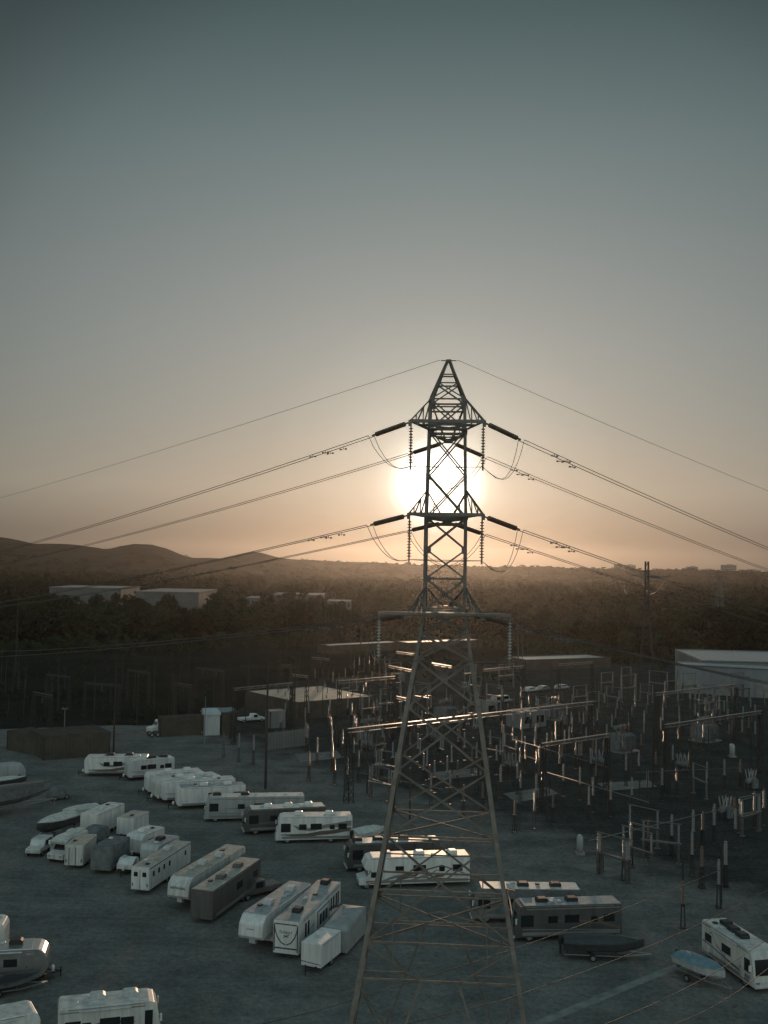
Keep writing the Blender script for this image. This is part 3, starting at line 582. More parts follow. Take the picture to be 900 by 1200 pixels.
def small_car(name, label, cat, p, q, H, body, front='q', pickup=False, load=None, group=None, jeep=False):
    W = 1.85; c, rz, L = locate(p, q, H, 1, front, W); t = thing(name, label, cat, c, rz, group); h = L/2; y = W/2
    if pickup: pr = [(-h, .5), (h, .45), (h, .95), (h-1.2, 1.1), (h-1.9, H), (h-3.0, H), (h-3.2, 1.1), (-h, 1.1)]
    elif jeep: pr = [(-h, .5), (h, .5), (h, 1.05), (h-1.2, 1.15), (h-1.5, H), (-h, H)]
    else: pr = [(-h, .4), (h, .4), (h, .8), (h-1.0, .95), (h-1.8, H), (-h+1.3, H), (-h+.3, 1.0), (-h, .9)]
    mb = MB(); mb.prism_y(pr, -y, y); mb.bevel(.1, 2); mb.build('body', body, t)
    for x in (h-.85, -h+.9):
        for s in (-1, 1): wheel(t, x, s*(y-.08), .34, .22)
    x0, x1 = (h-2.95, h-1.75) if pickup else ((-h+.4, h-1.55) if jeep else (-h+1.1, h-1.7))
    for s in (-1, 1): pane(t, x0+.15, x1-.1, 1.08, H-.12, s*(y+.005), 'side_window')
    for s in (-1, 1):
        mb = MB(); mb.box((h+.0, s*(y-.3), .72), (.05, .3, .14)); mb.build('headlight', 'silver', t)
    return t
small_car('parked_jeep', 'small jeep with a pale bonnet, left end of the row by the cluttered camper', 'jeep', (47, 988), (63, 978), 1.8, 'offwhite', 'p', jeep=True)
small_car('pickup_truck', 'dark pickup truck between the brown trailer and the blank nosed fifth wheel', 'pickup truck', (283, 1037), (331, 1026), 1.85, 'brown', 'p', pickup=True)
mb = MB(); p0 = gz(298, 1024, 1.86)
small_car('pickup_truck', 'white pickup truck beside the white shed, beyond the lot', 'pickup truck', (282, 838), (311, 836), 1.8, 'white', 'q', pickup=True)
for i, (p_, q_, m_, lab) in enumerate((((618, 806), (632, 804.5), 'lgrey', 'pale car, left end of the row parked beyond the substation beams'), ((634, 804.5), (646, 803), 'silver', 'silver car, second in the row parked beyond the substation beams'),
                                 ((655, 803), (668, 801.5), 'lgrey', 'light grey car, right end of the row parked beyond the substation beams'), ((579, 817), (601, 814), 'grey', 'blue grey van parked just right of the tower body'))):
    small_car('parked_car', lab, 'car', p_, q_, 1.5 if i < 3 else 2.0, m_, 'q', group='cars parked beyond the substation')

# ---- sheds, truck, containers at the back of the lot
def container(label, p, q, H, W, m, name='storage_container', side=1):
    c, rz, L = locate(p, q, H, side, 'q', W); t = thing(name, label, 'container', c, rz); h = L/2; y = W/2
    mb = MB(); n = int(L/.6)
    for s in (-1, 1):
        vs = []
        for i in range(2*n+1):
            x = -h+L*i/(2*n); yy = s*(y-(.06 if (i//1) % 2 else 0)); vs += [(x, yy, .15), (x, yy, H-.08)]
        mb.add(vs, [(2*i, 2*i+2, 2*i+3, 2*i+1) for i in range(2*n)])
    mb.box((0, 0, .1), (L, W-.02, .2)); mb.box((h-.02, 0, H/2), (.06, W-.1, H-.3)); mb.box((-h+.02, 0, H/2), (.06, W-.1, H-.3)); mb.build('wall', m, t)
    mb = MB(); mb.box((0, 0, H-.03), (L+.04, W+.04, .14)); mb.build('roof', m, t)
    for x in (-h, h):
        for s in (-1, 1):
            mb = MB(); mb.box((x, s*y, H/2), (.14, .14, H-.1)); mb.build('corner_post', 'darksteel', t)
    return t
container('long grey storage shed with a corrugated wall, beyond the travel trailers at left', (52, 863.5), (129, 857.5), 4.2, 9, 'wallt')
t = container('shorter grey shed with an orange edged end, left of the long grey storage shed', (9, 856), (51, 863.5), 3.6, 5, 'wallt')
t = container('long tan box of the semi truck trailer beside the white shed', (189, 841), (239, 838.5), 3.9, 2.6, 'wallt', 'truck_trailer')
for x in (-5, -6.2, 4): 
    for s in (-1, 1): wheel(t, x, s*1.1, .48, .3)
c, rz, L = locate((176, 846), (188, 845.2), 2.8, 1, 'p', 2.4); t = thing('truck_cab', 'white truck cab at the left end of the long tan truck trailer', 'truck', c, rz); h = L/2
mb = MB(); mb.prism_y([(-h, .6), (h, .6), (h, 1.5), (h-1.3, 1.7), (h-1.9, 2.9), (-h, 3.0)], -1.2, 1.2); mb.bevel(.1, 2); mb.build('body', 'white', t)
mb = MB(); mb.box((h-1.5, 0, 2.25), (.05, 2.0, .7), M4=Matrix.Rotation(-.45, 3, 'Y')); mb.build('windshield', 'glass', t)
for x in (h-.8, -h+.7):
    for s in (-1, 1): wheel(t, x, s*1.05, .5, .3)
def gable(label, cat, name, p, q, H, W, wm, rm, rise=1.0, door=True, side=1):
    c, rz, L = locate(p, q, H, side, 'q', W); t = thing(name, label, cat, c, rz); h = L/2; y = W/2
    mb = MB(); vs = [(-h, -y, 0), (h, -y, 0), (h, y, 0), (-h, y, 0), (-h, -y, H), (h, -y, H), (h, y, H), (-h, y, H), (-h, 0, H+rise), (h, 0, H+rise)]
    mb.add(vs, [(0, 1, 5, 4), (1, 2, 6, 9, 5), (2, 3, 7, 6), (3, 0, 4, 8, 7)]); mb.build('wall', wm, t)
    mb = MB()
    for s in (-1, 1):
        mb.add([(-h-.2, s*(y+.25), H-.04*rise), (h+.2, s*(y+.25), H-.04*rise), (h+.2, 0, H+rise+.08), (-h-.2, 0, H+rise+.08), (-h-.2, s*(y+.25), H+.12), (h+.2, s*(y+.25), H+.12), (h+.2, 0, H+rise+.2), (-h-.2, 0, H+rise+.2)],
               [(0, 1, 2, 3), (4, 5, 6, 7), (0, 1, 5, 4), (1, 2, 6, 5), (3, 0, 4, 7)])
    mb.build('roof', rm, t)
    if door: mb = MB(); mb.box((0, -y-.02, H*.42), (min(2.4, L*.5), .05, H*.8)); mb.build('door', 'lgrey', t)
    return t
gable('small white shed with a peaked roof, right of the long tan truck trailer', 'shed', 'garden_shed', (240, 838), (258, 837.5), 4.2, 5, 'shedw', 'shedw', .9)
gable('narrow white lean-to block against the small white shed', 'shed', 'garden_shed', (260.5, 835), (276, 834), 4.6, 4, 'wallt', 'wallw', .5, False)
container('pale equipment cabin beside the white pickup beyond the lot', (317, 834), (335, 833), 3.6, 3, 'wall', 'equipment_cabin')
# slatted fence
a, b = gz(313, 880), gz(362, 874); t = thing('slat_fence', 'pale slatted fence panel in front of the control building', 'fence', a, math.atan2((b-a).y, (b-a).x)); Lf = (b-a).length
mb = MB()
for i in range(int(Lf/.35)): mb.box((.17+i*.35, 0, 1.75), (.24, .05, 3.3))
for z in (.5, 3.0): mb.box((Lf/2, .07, z), (Lf, .08, .12))
mb.build('slat_panel', 'wall', t)
for i in range(6):
    mb = MB(); mb.box((Lf*i/5, .12, 1.8), (.14, .14, 3.6)); mb.build('post', 'steel', t)

# ------------------------------------------------------------------ buildings
def block(name, label, cat, p, q, H, W, wm, rm, rows=1, cols=6, side=1, parapet=.5, winm='glass', units=0, z0=0):
    c, rz, L = locate(p, q, H, side, 'q', W); t = thing(name, label, cat, c, rz); h = L/2; y = W/2
    mb = MB(); mb.box((0, 0, H/2), (L, W, H))
    if cat == 'warehouse':
        for k in range(int(L/1.5)): mb.box((-h+.75+k*1.5, -y-.03, H/2), (.12, .1, H-.1))
        for k in range(int(W/1.5)): mb.box((-h-.03, -y+.75+k*1.5, H/2), (.1, .12, H-.1))
    mb.build('wall', wm, t)
    if cat == 'warehouse':
        for k in range(4):
            mb = MB(); mb.box((-h+L*(k+.5)/4, -y-.08, 2.2), (4.2, .12, 4.2)); mb.build('roller_door', 'conc', t)
        mb = MB(); mb.box((0, -y-.12, H-.02), (L, .18, .16)); mb.build('gutter', 'darksteel', t)
    mb = MB(); mb.box((0, 0, H+.06), (L-.8, W-.8, .12)); mb.build('roof', rm, t)
    mb = MB()
    for s in (-1, 1): mb.box((0, s*(y-.15), H+parapet/2+.003), (L+.1, .36, parapet)); mb.box((s*(h-.15), 0, H+parapet/2+.003), (.36, W-.7, parapet))
    mb.build('parapet', wm, t)
    for r in range(rows):
        for k in range(cols):
            x = -h+L*(k+.5)/cols; fh = H/rows; f = pane(t, x-L/cols*.3, x+L/cols*.3, r*fh+fh*.3, r*fh+fh*.75, -y-.03, 'window', winm, .06)
    for k in range(units):
        mb = MB(); mb.box((-h+L*(k+.5)/max(1, units), (k % 3-1)*W*.22, H+.85), (min(2.4, L/8), 2, 1.5)); mb.bevel(.08, 1); mb.build('roof_unit', 'lgrey', t)
    return t
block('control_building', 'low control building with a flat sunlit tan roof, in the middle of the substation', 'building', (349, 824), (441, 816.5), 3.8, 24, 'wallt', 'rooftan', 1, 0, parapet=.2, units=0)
t = block('warehouse', 'pale metal warehouse at the right edge behind the substation', 'warehouse', (791, 779), (960, 788), 8, 9, 'wallw', 'roofg', 1, 0, parapet=.3)
t = block('warehouse', 'long pale warehouse with a parapet behind the one at the right edge', 'warehouse', (822, 775), (980, 779), 8.6, 40, 'wallw', 'roofg', 1, 0, parapet=.4)
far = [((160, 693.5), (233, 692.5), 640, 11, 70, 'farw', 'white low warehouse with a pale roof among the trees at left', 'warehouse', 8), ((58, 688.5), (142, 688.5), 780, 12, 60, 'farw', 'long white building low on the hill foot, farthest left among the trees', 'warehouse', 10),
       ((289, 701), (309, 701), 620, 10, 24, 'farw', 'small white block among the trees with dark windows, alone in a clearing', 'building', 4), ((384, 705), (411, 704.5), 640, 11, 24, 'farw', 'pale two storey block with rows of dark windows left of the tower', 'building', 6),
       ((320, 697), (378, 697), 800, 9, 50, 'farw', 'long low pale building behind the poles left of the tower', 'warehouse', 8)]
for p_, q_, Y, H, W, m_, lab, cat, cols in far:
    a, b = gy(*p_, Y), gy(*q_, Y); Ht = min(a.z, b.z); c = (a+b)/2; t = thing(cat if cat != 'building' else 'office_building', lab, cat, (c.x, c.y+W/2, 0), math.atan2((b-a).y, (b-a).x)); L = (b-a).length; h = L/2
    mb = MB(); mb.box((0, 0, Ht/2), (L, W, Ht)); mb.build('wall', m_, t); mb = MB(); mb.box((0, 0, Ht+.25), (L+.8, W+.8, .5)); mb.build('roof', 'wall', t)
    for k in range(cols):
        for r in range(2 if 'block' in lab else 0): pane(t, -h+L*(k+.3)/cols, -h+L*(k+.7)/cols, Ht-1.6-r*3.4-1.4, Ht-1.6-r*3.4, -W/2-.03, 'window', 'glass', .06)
# skyline blocks
for p_, q_, Y, lab in (((721, 661.5), (730, 661.5), 3600, 'left of two joined hazy office blocks on the horizon right of the tower'), ((732, 662), (745, 662), 3700, 'wider of two joined hazy office blocks on the horizon right of the tower'),
                       ((806, 664), (818, 664), 3400, 'narrow hazy office block on the horizon, left of the tallest one'), ((847.5, 662), (863, 662), 3200, 'tallest hazy office block on the horizon near the right edge'),
                       ((822, 667), (838, 667), 3500, 'low hazy slab on the horizon between two office blocks'), ((868, 667.5), (892, 667.5), 3600, 'low wide hazy slab on the horizon at the right edge')):
    a, b = gy(*p_, Y), gy(*q_, Y); L = (b-a).length; H = a.z; c = (a+b)/2; t = thing('office_block', lab, 'office block', (c.x, c.y+12, 0))
    mb = MB(); mb.box((0, 0, H/2), (L, 24, H)); mb.build('wall', 'wall', t)
    for k in range(max(2, int(H/9))): pane(t, -L/2+1, L/2-1, H-5-k*5, H-3-k*5, -12.05, 'window_band', 'glass', .1)
    mb = MB(); mb.box((L*.1, 0, H+1.2), (L*.4, 10, 2.4)); mb.build('roof_housing', 'wall', t)
# low flat buildings beyond the yard
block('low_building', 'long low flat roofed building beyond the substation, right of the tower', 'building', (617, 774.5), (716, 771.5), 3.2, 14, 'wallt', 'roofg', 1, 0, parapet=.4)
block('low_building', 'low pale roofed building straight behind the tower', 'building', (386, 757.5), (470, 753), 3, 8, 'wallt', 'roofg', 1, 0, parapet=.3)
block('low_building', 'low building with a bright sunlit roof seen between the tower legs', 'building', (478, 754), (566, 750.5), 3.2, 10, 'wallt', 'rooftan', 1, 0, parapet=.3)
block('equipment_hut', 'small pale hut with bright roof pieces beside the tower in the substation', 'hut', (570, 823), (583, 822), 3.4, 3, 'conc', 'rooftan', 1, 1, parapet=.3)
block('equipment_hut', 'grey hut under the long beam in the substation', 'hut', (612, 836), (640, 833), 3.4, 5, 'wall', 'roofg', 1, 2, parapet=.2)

# ------------------------------------------------------------------ transmission tower
TY = 52.0
tp = gy(522.5, 661, TY); TX = tp.x
YAW = rad(-4)
tw = thing('transmission_tower', 'tall steel lattice transmission tower with the setting sun behind it', 'transmission tower', (TX, TY, 0), YAW)
TM = Matrix.Translation((TX, TY, 0)) @ Matrix.Rotation(YAW, 4, 'Z')
def TWp(x, y, zr): return TM @ Vector((x, y, CZ+zr))
WZ = [(-36, 6.4), (-21.2, 4.0), (-13.5, 2.7), (-7, 1.75), (-4.7, 1.36), (-2.34, 1.0), (2.3, 1.0), (8.3, .87)]
def tw_w(z): return float(np.interp(z, [a for a, _ in WZ], [b for _, b in WZ]))
def cpt(sx, sy, z): a = tw_w(z); return Vector((sx*a, sy*a, CZ+z))
PK = 10.4; L1, L2, L3 = 6.74, 2.34, -2.34
for sx in (-1, 1):
    for sy in (-1, 1):
        mb = MB(); zs = [-36, -21.2, -13.5, -7, -4.7, -2.34, 2.3, 8.3]
        for a, b in zip(zs, zs[1:]): mb.angle(cpt(sx, sy, a), cpt(sx, sy, b), .21 if b < -4 else (.16 if b < 3 else .145))
        mb.box(cpt(sx, sy, -36)+Vector((0, 0, .15)), (.7, .7, .3)); mb.build('leg', 'tsteel', tw)
faces = [((-1, -1), (1, -1)), ((1, -1), (1, 1)), ((1, 1), (-1, 1)), ((-1, 1), (-1, -1))]
mb = MB()
lv = [8.3, 6.74, 4.5, 2.34, .72, -.75, -2.34, -3.5, -4.75, -7.0, -10.0, -13.0, -17.7]
for (a, b) in faces:
    front = a[1] == -1 and b[1] == -1
    for i, (z0, z1) in enumerate(zip(lv, lv[1:])):
        wd = .075 if z0 > -3 else .09
        mb.angle(cpt(*a, z0), cpt(*b, z1), wd); mb.angle(cpt(*b, z0), cpt(*a, z1), wd)
    for z in (8.3, 7.9, 6.74, 2.34, 2.0, -.75, -2.34, -13.0, -14.6, -17.7):
        mb.angle(cpt(*a, z), cpt(*b, z), .085 if z not in (2.34, 6.74, -2.34) else .14)
    mb.angle(cpt(*a, -15.4), cpt(*b, -15.4), .07)
    # portal bracing above the feet
    za, zb = -17.7, -19.3
    mid = (cpt(*a, zb)+cpt(*b, zb))/2; hw = (cpt(*b, zb)-cpt(*a, zb))*.12
    mb.angle(cpt(*a, zb), cpt(*b, zb), .1)
    for s, q in ((-1, a), (1, b)):
        pm = mid+hw*s
        mb.angle(cpt(*q, za-.15), pm, .085); mb.angle(pm+Vector((0, 0, -.05)), cpt(*q, -33.5), .1)
        for zz in (-22.0, -25.5, -29):
            f = (zz-zb)/(-33.5-zb); ip = pm.lerp(cpt(*q, -33.5), f); mb.angle(cpt(*q, zz), ip, .08); mb.angle(cpt(*q, zz+2.4), ip, .07)
        q4 = cpt(*q, za).lerp((cpt(*a, za)+cpt(*b, za))/2, .36); mb.angle(q4, q4+Vector((0, 0, 1.0)), .06); mb.angle(q4, q4+Vector((0, 0, -.9)), .06)
        mb.angle(q4+Vector((0, 0, 1.0)), cpt(*q, za+.1), .06)
    o1, o2 = cpt(*a, za).lerp(cpt(*b, za), .18), cpt(*a, za).lerp(cpt(*b, za), .82); mb.angle(o1+Vector((0, 0, 1)), o2+Vector((0, 0, 1)), .06); mb.angle(o1+Vector((0, 0, 1)), mid+Vector((0, 0, 3.2)), .06); mb.angle(o2+Vector((0, 0, 1)), mid+Vector((0, 0, 3.2)), .06)
for z in (2.34, -2.34, -13, -17.7):   # plan bracing
    mb.angle(cpt(-1, -1, z), cpt(1, 1, z), .09); mb.angle(cpt(1, -1, z), cpt(-1, 1, z), .09)
mb.build('bracing', 'tsteel', tw)
# gusset plates on the legs
mb = MB()
for sx in (-1, 1):
    for sy in (-1, 1):
        for z in (8.2, 6.74, 2.3, .7, -.75, -2.34, -4.75, -7, -10, -13, -17.7):
            p = cpt(sx, sy, z); mb.box(p+Vector((-sx*.1, -sy*-.03, 0)), (.22, .03, .3))
mb.build('gusset_plates', 'tsteel', tw)
# peak
mb = MB(); ap = Vector((0, 0, CZ+PK))
for sx in (-1, 1):
    for sy in (-1, 1): mb.angle(cpt(sx, sy, 8.3), ap+Vector((sx*.05, sy*.05, 0)), .12)
for f in (.42, .64):
    cs = [cpt(sx, sy, 8.3).lerp(ap, f) for sx, sy in ((-1, -1), (1, -1), (1, 1), (-1, 1))]
    for i in range(4): mb.angle(cs[i], cs[(i+1) % 4], .07)
cs = [cpt(sx, sy, 8.3).lerp(ap, .42) for sx, sy in ((-1, -1), (1, -1), (1, 1), (-1, 1))]; bs = [cpt(sx, sy, 8.3) for sx, sy in ((-1, -1), (1, -1), (1, 1), (-1, 1))]
for i in range(4): mb.angle(bs[i], cs[(i+1) % 4], .07); mb.angle(bs[(i+1) % 4], cs[i], .07)
mb.box(ap, (.26, .22, .14)); mb.bar(ap+Vector((-.4, 0, .02)), ap+Vector((.4, 0, .02)), .045); mb.build('peak', 'tsteel', tw)
ARM = 4.0; TIP = 1.75
for zl, rise in ((L1, 1.6), (L2, 1.35), (L3, 1.15)):
    zl_ = CZ+zl; mb = MB(); w0 = tw_w(zl); tops = [cpt(s, -1, min(8.3, zl+rise)) for s in (-1, 1)]; bot = [cpt(s, -1, zl) for s in (-1, 1)]; tip = [Vector((s*TIP, -ARM, zl_)) for s in (-1, 1)]
    mb.bar(tip[0], tip[1], .13, .16)
    for i in (0, 1):
        mb.angle(bot[i], tip[i], .11); mb.angle(tops[i], tip[i], .085)
        for f in (.35, .7): mb.angle(bot[i].lerp(tip[i], f), tops[i].lerp(tip[i], f), .06); mb.angle(bot[i].lerp(tip[i], f), tops[i].lerp(tip[i], max(0, f-.35)), .06)
        mb.angle(bot[i], bot[1-i].lerp(tip[1-i], .55), .08); mb.angle(bot[i].lerp(tip[i], .55), tip[1-i], .08)
        mb.box(tip[i]+Vector((0, 0, -.1)), (.16, .12, .3))
    mb.angle(bot[0].lerp(tip[0], .55), bot[1].lerp(tip[1], .55), .09)
    mb.build('cross_arm', 'tsteel', tw)
    mb = MB(); tops = [cpt(s, 1, min(8.3, zl+rise)) for s in (-1, 1)]; bot = [cpt(s, 1, zl) for s in (-1, 1)]; tp_ = Vector((0, ARM, zl_))
    for i, s in enumerate((-1, 1)):
        mb.angle(bot[i], tp_+Vector((s*.16, 0, 0)), .11); mb.angle(tops[i], tp_+Vector((s*.14, 0, .05)), .085)
        for f in (.3, .6): mb.angle(bot[i].lerp(tp_, f), tops[i].lerp(tp_, f), .06); mb.angle(bot[i].lerp(tp_, f), bot[1-i].lerp(tp_, f+.2), .07)
    mb.box(tp_, (.5, .3, .18)); mb.build('cross_arm', 'tsteel', tw)
BW = 3.1
mb = MB(); mb.bar((-BW, -ARM-.1, CZ+L3+.02), (BW, -ARM-.1, CZ+L3+.02), .12, .14); mb.build('jumper_beam', 'tsteel', tw)
for s in (-1, 1):
    mb = MB(); mb.angle((s*.98, -1, CZ+L3+.03), (s*BW, -ARM, CZ+L3+.03), .1); mb.build('beam_brace', 'tsteel', tw)
# insulator strings
def disc_mesh(L, n, r):
    mb = MB(); pr = [(.03, 0)]; st = L/n
    for i in range(n): h = i*st; pr += [(.035, h+st*.12), (r*.9, h+st*.26), (r, h+st*.34), (r*.95, h+st*.46), (.05, h+st*.6), (.035, h+st*.66)]
    pr += [(.03, L)]; mb.lathe(pr, n=12, axis='X'); return mb
def string_proto(name, L, n, r, m):
    t = thing(name, 'x', 'insulator'); disc_mesh(L, n, r).build('disc_stack', m, t, False)
    mb = MB(); mb.bar((-.28, 0, 0), (.02, 0, 0), .07); mb.bar((L-.02, 0, 0), (L+.25, 0, 0), .08); mb.build('clamp', 'tsteel', t); return Proto(t)
SL = 2.2; tens = string_proto('tension_insulator', SL, 15, .128, 'porc'); susp = string_proto('suspension_insulator', 1.75, 13, .11, 'porc'); suspg = string_proto('suspension_insulator', 1.75, 12, .10, 'glassins')
def aim(o, d): o.rotation_mode = 'QUATERNION'; o.rotation_quaternion = Vector(d).to_track_quat('X', 'Z')
wlast = [None]
def wire(name, label, cat, pts, r, group=None, n=5, m='wire'):
    mb = MB(); mb.tube(pts, r, n); o = mb.build(name, m, None, True); wlast[0] = o; return tag(o, label, cat, group)
PH = {'left': (rad(180-50), .134, .00037, 190), 'right': (rad(45), .182, .00035, 210)}
lvn = {L1: 'top', L2: 'middle', L3: 'lowest'}
for zl in (L1, L2, L3):
    for arm in ('near', 'far'):
        ends = {}
        for side, (phi, s0, cc, tm) in PH.items():
            sg = -1 if side == 'left' else 1
            a = TWp(sg*(TIP+.05), -ARM, zl-.08) if arm == 'near' else TWp(sg*.25, ARM, zl-.08)
            d = Vector((math.cos(phi), math.sin(phi), -s0-.01)).normalized()
            o = tens.put(a+d*.3, 0, f'brown disc insulator pulled tight {side} from the {lvn[zl]} {arm} arm of the tower', 'tension insulators on the lattice tower'); aim(o, d)
            e = a+d*(SL+.62); ends[side] = e; dh = Vector((math.cos(phi), math.sin(phi), 0)); nn = Vector((-dh.y, dh.x, 0))
            for k in (-1, 1):
                pts = [e+dh*t_+nn*(.19*k)+Vector((0, 0, -s0*t_+cc*t_*t_)) for t_ in [0]+[2**(i*.36) for i in range(int(math.log2(tm)/.36)+1)]]
                wire('power_line', f'{"outer" if (k < 0) == (side == "right") else "inner"} wire of the pair leaving {side} from the {lvn[zl]} {arm} tower arm', 'power line', pts, .02, 'conductors strung from the lattice tower')
                if arm == 'near' or side == 'right':
                    for t_ in (3.0+.5*k, 4.1+.5*k):
                        q = e+dh*t_+nn*(.19*k)+Vector((0, 0, -s0*t_+cc*t_*t_-.12)); mb = MB(); mb.bar(q-dh*.22, q+dh*.22, .02)
                        for u in (-.22, .22): mb.box(q+dh*u, (.1, .1, .08))
                        mb.box(q+Vector((0, 0, .06)), (.03, .03, .12)); mb.build('vibration_damper', 'tsteel', wlast[0])
        # jumpers
        lw = -2.15
        for k, off in enumerate((-.12, .12)):
            if arm == 'near':
                bw = TIP if zl != L3 else BW
                m1, m2 = TWp(-bw+.05, -ARM+off*.6, zl+lw), TWp(bw-.05, -ARM+off*.6, zl+lw)
                l, r_ = ends['left'], ends['right']
                def loop(e, m, sg):
                    P = []; 
                    for i in range(9):
                        u = i/8; q = e.lerp(m, u); q.z = e.z+(m.z-e.z)*math.sin(u*PI/2)**.75-.12*math.sin(u*PI); q.z -= (.75 if sg > 0 else .12)*math.sin(u*PI)**1.2*(.5+u*.6); q.x += (.25*math.sin(u*PI) if sg > 0 else 0); P.append(q+Vector((off*(1-u)*1.2, 0, 0)))
                    return P
                P = loop(l, m1, -1)
                if k == 0: P += [m1.lerp(m2, u)+Vector((0, 0, -.03+.05*math.cos(u*2*PI))) for u in (.25, .5, .75)]+loop(r_, m2, 1)[::-1]
                else: P += [m1.lerp(m2, u)+Vector((0, 0, .0)) for u in (.3, .7)]+loop(r_, m2, 1)[::-1]
            else:
                l, r_ = ends['left'], ends['right']; P = [l.lerp(r_, u)+Vector((off, 0, -1.9*math.sin(u*PI)**.8)) for u in [i/12 for i in range(13)]]
            wire('jumper_wire', f'{"first" if k == 0 else "second"} jumper wire looping under the {lvn[zl]} {arm} arm of the tower', 'jumper wire', P, .016, 'jumper wires on the lattice tower')
        if arm == 'near':
            for sg, side in ((-1, 'left'), (1, 'right')):
                bw = TIP if zl != L3 else BW; pr = susp if zl != L3 else suspg
                o = pr.put(TWp(sg*(bw-.05), -ARM, zl-.32), 0, f'{"brown" if zl != L3 else "bright glass"} insulator string hanging from the {side} end of the {lvn[zl]} near arm', 'hanging insulators on the lattice tower'); aim(o, (0, 0, -1))
for side, (phi, s0, cc, tm) in (('left', (rad(130), .088, .0002, 200)), ('right', (rad(45), .135, .0003, 200))):
    a = TWp(-.45 if side == 'left' else .45, 0, PK+.05); dh = Vector((math.cos(phi), math.sin(phi), 0))
    wire('earth_wire', f'thin earth wire running {side} from the tip of the lattice tower', 'earth wire', [a+dh*t_+Vector((0, 0, -s0*t_+cc*t_*t_)) for t_ in [0, 1, 2, 4, 8, 14, 20, 30, 40, 55, 70, 90, 120, 160, 200]], .013, 'earth wires on the lattice tower')
# low feeder wires crossing the lot towards the substation
for i, (a, b, ha, hb, lab) in enumerate((((370, 1185), (843, 1020), 8, 10, 'farthest of the low wires crossing the lot behind the tower legs'), ((590, 1172), (905, 1041), 8, 9, 'second of the low wires crossing the lot at lower right'),
                                        ((690, 1208), (905, 1097), 8, 9, 'third of the low wires crossing the lot at lower right'), ((770, 1208), (905, 1131), 8, 9, 'nearest of the low wires crossing the lower right corner'))):
    A_, B_ = gz(*a, ha), gz(*b, hb); ex = (A_-B_)*.8
    pts = [A_.lerp(B_, u)+Vector((0, 0, -.5*math.sin(max(0, u)*PI))) for u in [j/16 for j in range(17)]]
    pts = [A_+ex+Vector((0, 0, 3))]+pts
    wire('feeder_wire', lab, 'wire', pts, .022, 'low feeder wires over the lot', m='darksteel')

# ------------------------------------------------------------------ substation
SUBG = 'post insulators standing in the substation yard'
def post_proto(m, Hs=2.5, Hi=2.4, r=.19, lab=''):
    t = thing('post_insulator', lab, 'post insulator', group=SUBG)
    mb = MB(); mb.box((0, 0, .06), (.6, .6, .12))
    for sx in (-1, 1):
        for sy in (-1, 1): mb.bar((sx*.2, sy*.2, .1), (sx*.13, sy*.13, Hs), .06)
    for k in range(4): z0, z1 = .1+k*Hs/4.2, .1+(k+1)*Hs/4.2; mb.bar((-.18, -.18, z0), (.16, -.16, z1), .035); mb.bar((.18, .18, z0), (-.16, .16, z1), .035)
    mb.box((0, 0, Hs), (.42, .42, .08)); mb.build('stand', 'darksteel', t)
    mb = MB(); n = 12; st = Hi/n; pr = [(.08, Hs+.04)]
    for i in range(n): h_ = Hs+.04+i*st; pr += [(.085, h_+st*.08), (r*.98, h_+st*.2), (r, h_+st*.27), (r*.95, h_+st*.38), (r*.82, h_+st*.5), (r*.66, h_+st*.57), (.085, h_+st*.64)]
    pr += [(.1, Hs+Hi+.06), (.13, Hs+Hi+.06), (.13, Hs+Hi+.2), (.05, Hs+Hi+.24)]
    mb.lathe(pr, n=10); mb.build('insulator', m, t); return Proto(t)
pA = post_proto('porcg', lab='glossy grey post insulator on a dark steel stand, standing in the substation yard')
pB = post_proto('porc', 2.4, 2.0, .18, lab='brown post insulator on a dark steel stand, standing in the substation yard')
glints = []
def G1(o, s, L_): 
    for x, a, b in L_: glints.append((o[0]+x/s, o[1]+a/s, o[1]+b/s))
G1((560, 780), 2.647, [(122,220,265),(131,262,310),(137,208,235),(148,250,290),(123,308,350),(133,335,390),(115,412,475),(176,402,460),(182,345,390),(200,327,377),(192,255,290),(266,315,365),(233,390,435),(317,325,370),(304,240,320),(315,240,265),(345,385,435),(358,358,412),(367,300,345),(413,370,425),(478,357,410),(358,235,275),(367,235,260),(350,265,310),(262,245,290),(254,265,320),(500,272,320),(552,265,325),(460,285,330),(605,255,320),(656,265,345),(711,308,360),(765,300,345),(815,290,335),(572,328,375),(527,335,385),(618,315,340),(72,318,410),(81,190,265),(94,118,135),(242,195,235),(284,200,225),(230,208,230),(178,215,240),(133,70,95),(265,150,185),(290,150,190),(328,150,180),(337,140,180),(371,140,180),(668,460,530),(698,452,515),(733,445,480),(665,530,580),(695,560,580),(768,560,580),(888,395,455),(797,410,445),(602,475,495),(475,500,560),(660,190,220),(740,120,150),(700,190,225),(780,180,215),(820,175,215),(860,180,220)])
G1((380, 690), 3, [(38,590,650),(83,605,660),(65,505,570),(30,545,605),(105,535,590),(122,580,635),(180,545,585),(185,395,430),(155,455,480),(631,485,545),(606,560,640),(620,630,730),(557,680,720),(443,650,690),(376,660,740),(490,690,760),(433,600,650),(388,615,650),(470,495,535),(330,520,560),(410,520,560),(520,560,610),(350,590,640)])
G1((330, 760), 5.294, [(160,485,570),(172,645,740),(222,570,650),(317,600,665),(595,325,390),(655,330,370),(448,430,490),(542,405,475),(485,320,350),(620,640,700)])
G1((170, 800), 5.294, [(490,305,380),(585,330,400),(675,345,430)])
G1((640, 880), 3.46, [(225,330,415),(315,360,430),(345,315,400),(415,280,330),(510,275,300),(597,260,345),(635,250,320),(683,230,350),(768,250,280),(632,390,470),(730,385,410),(845,180,250),(555,530,600),(700,460,530)])
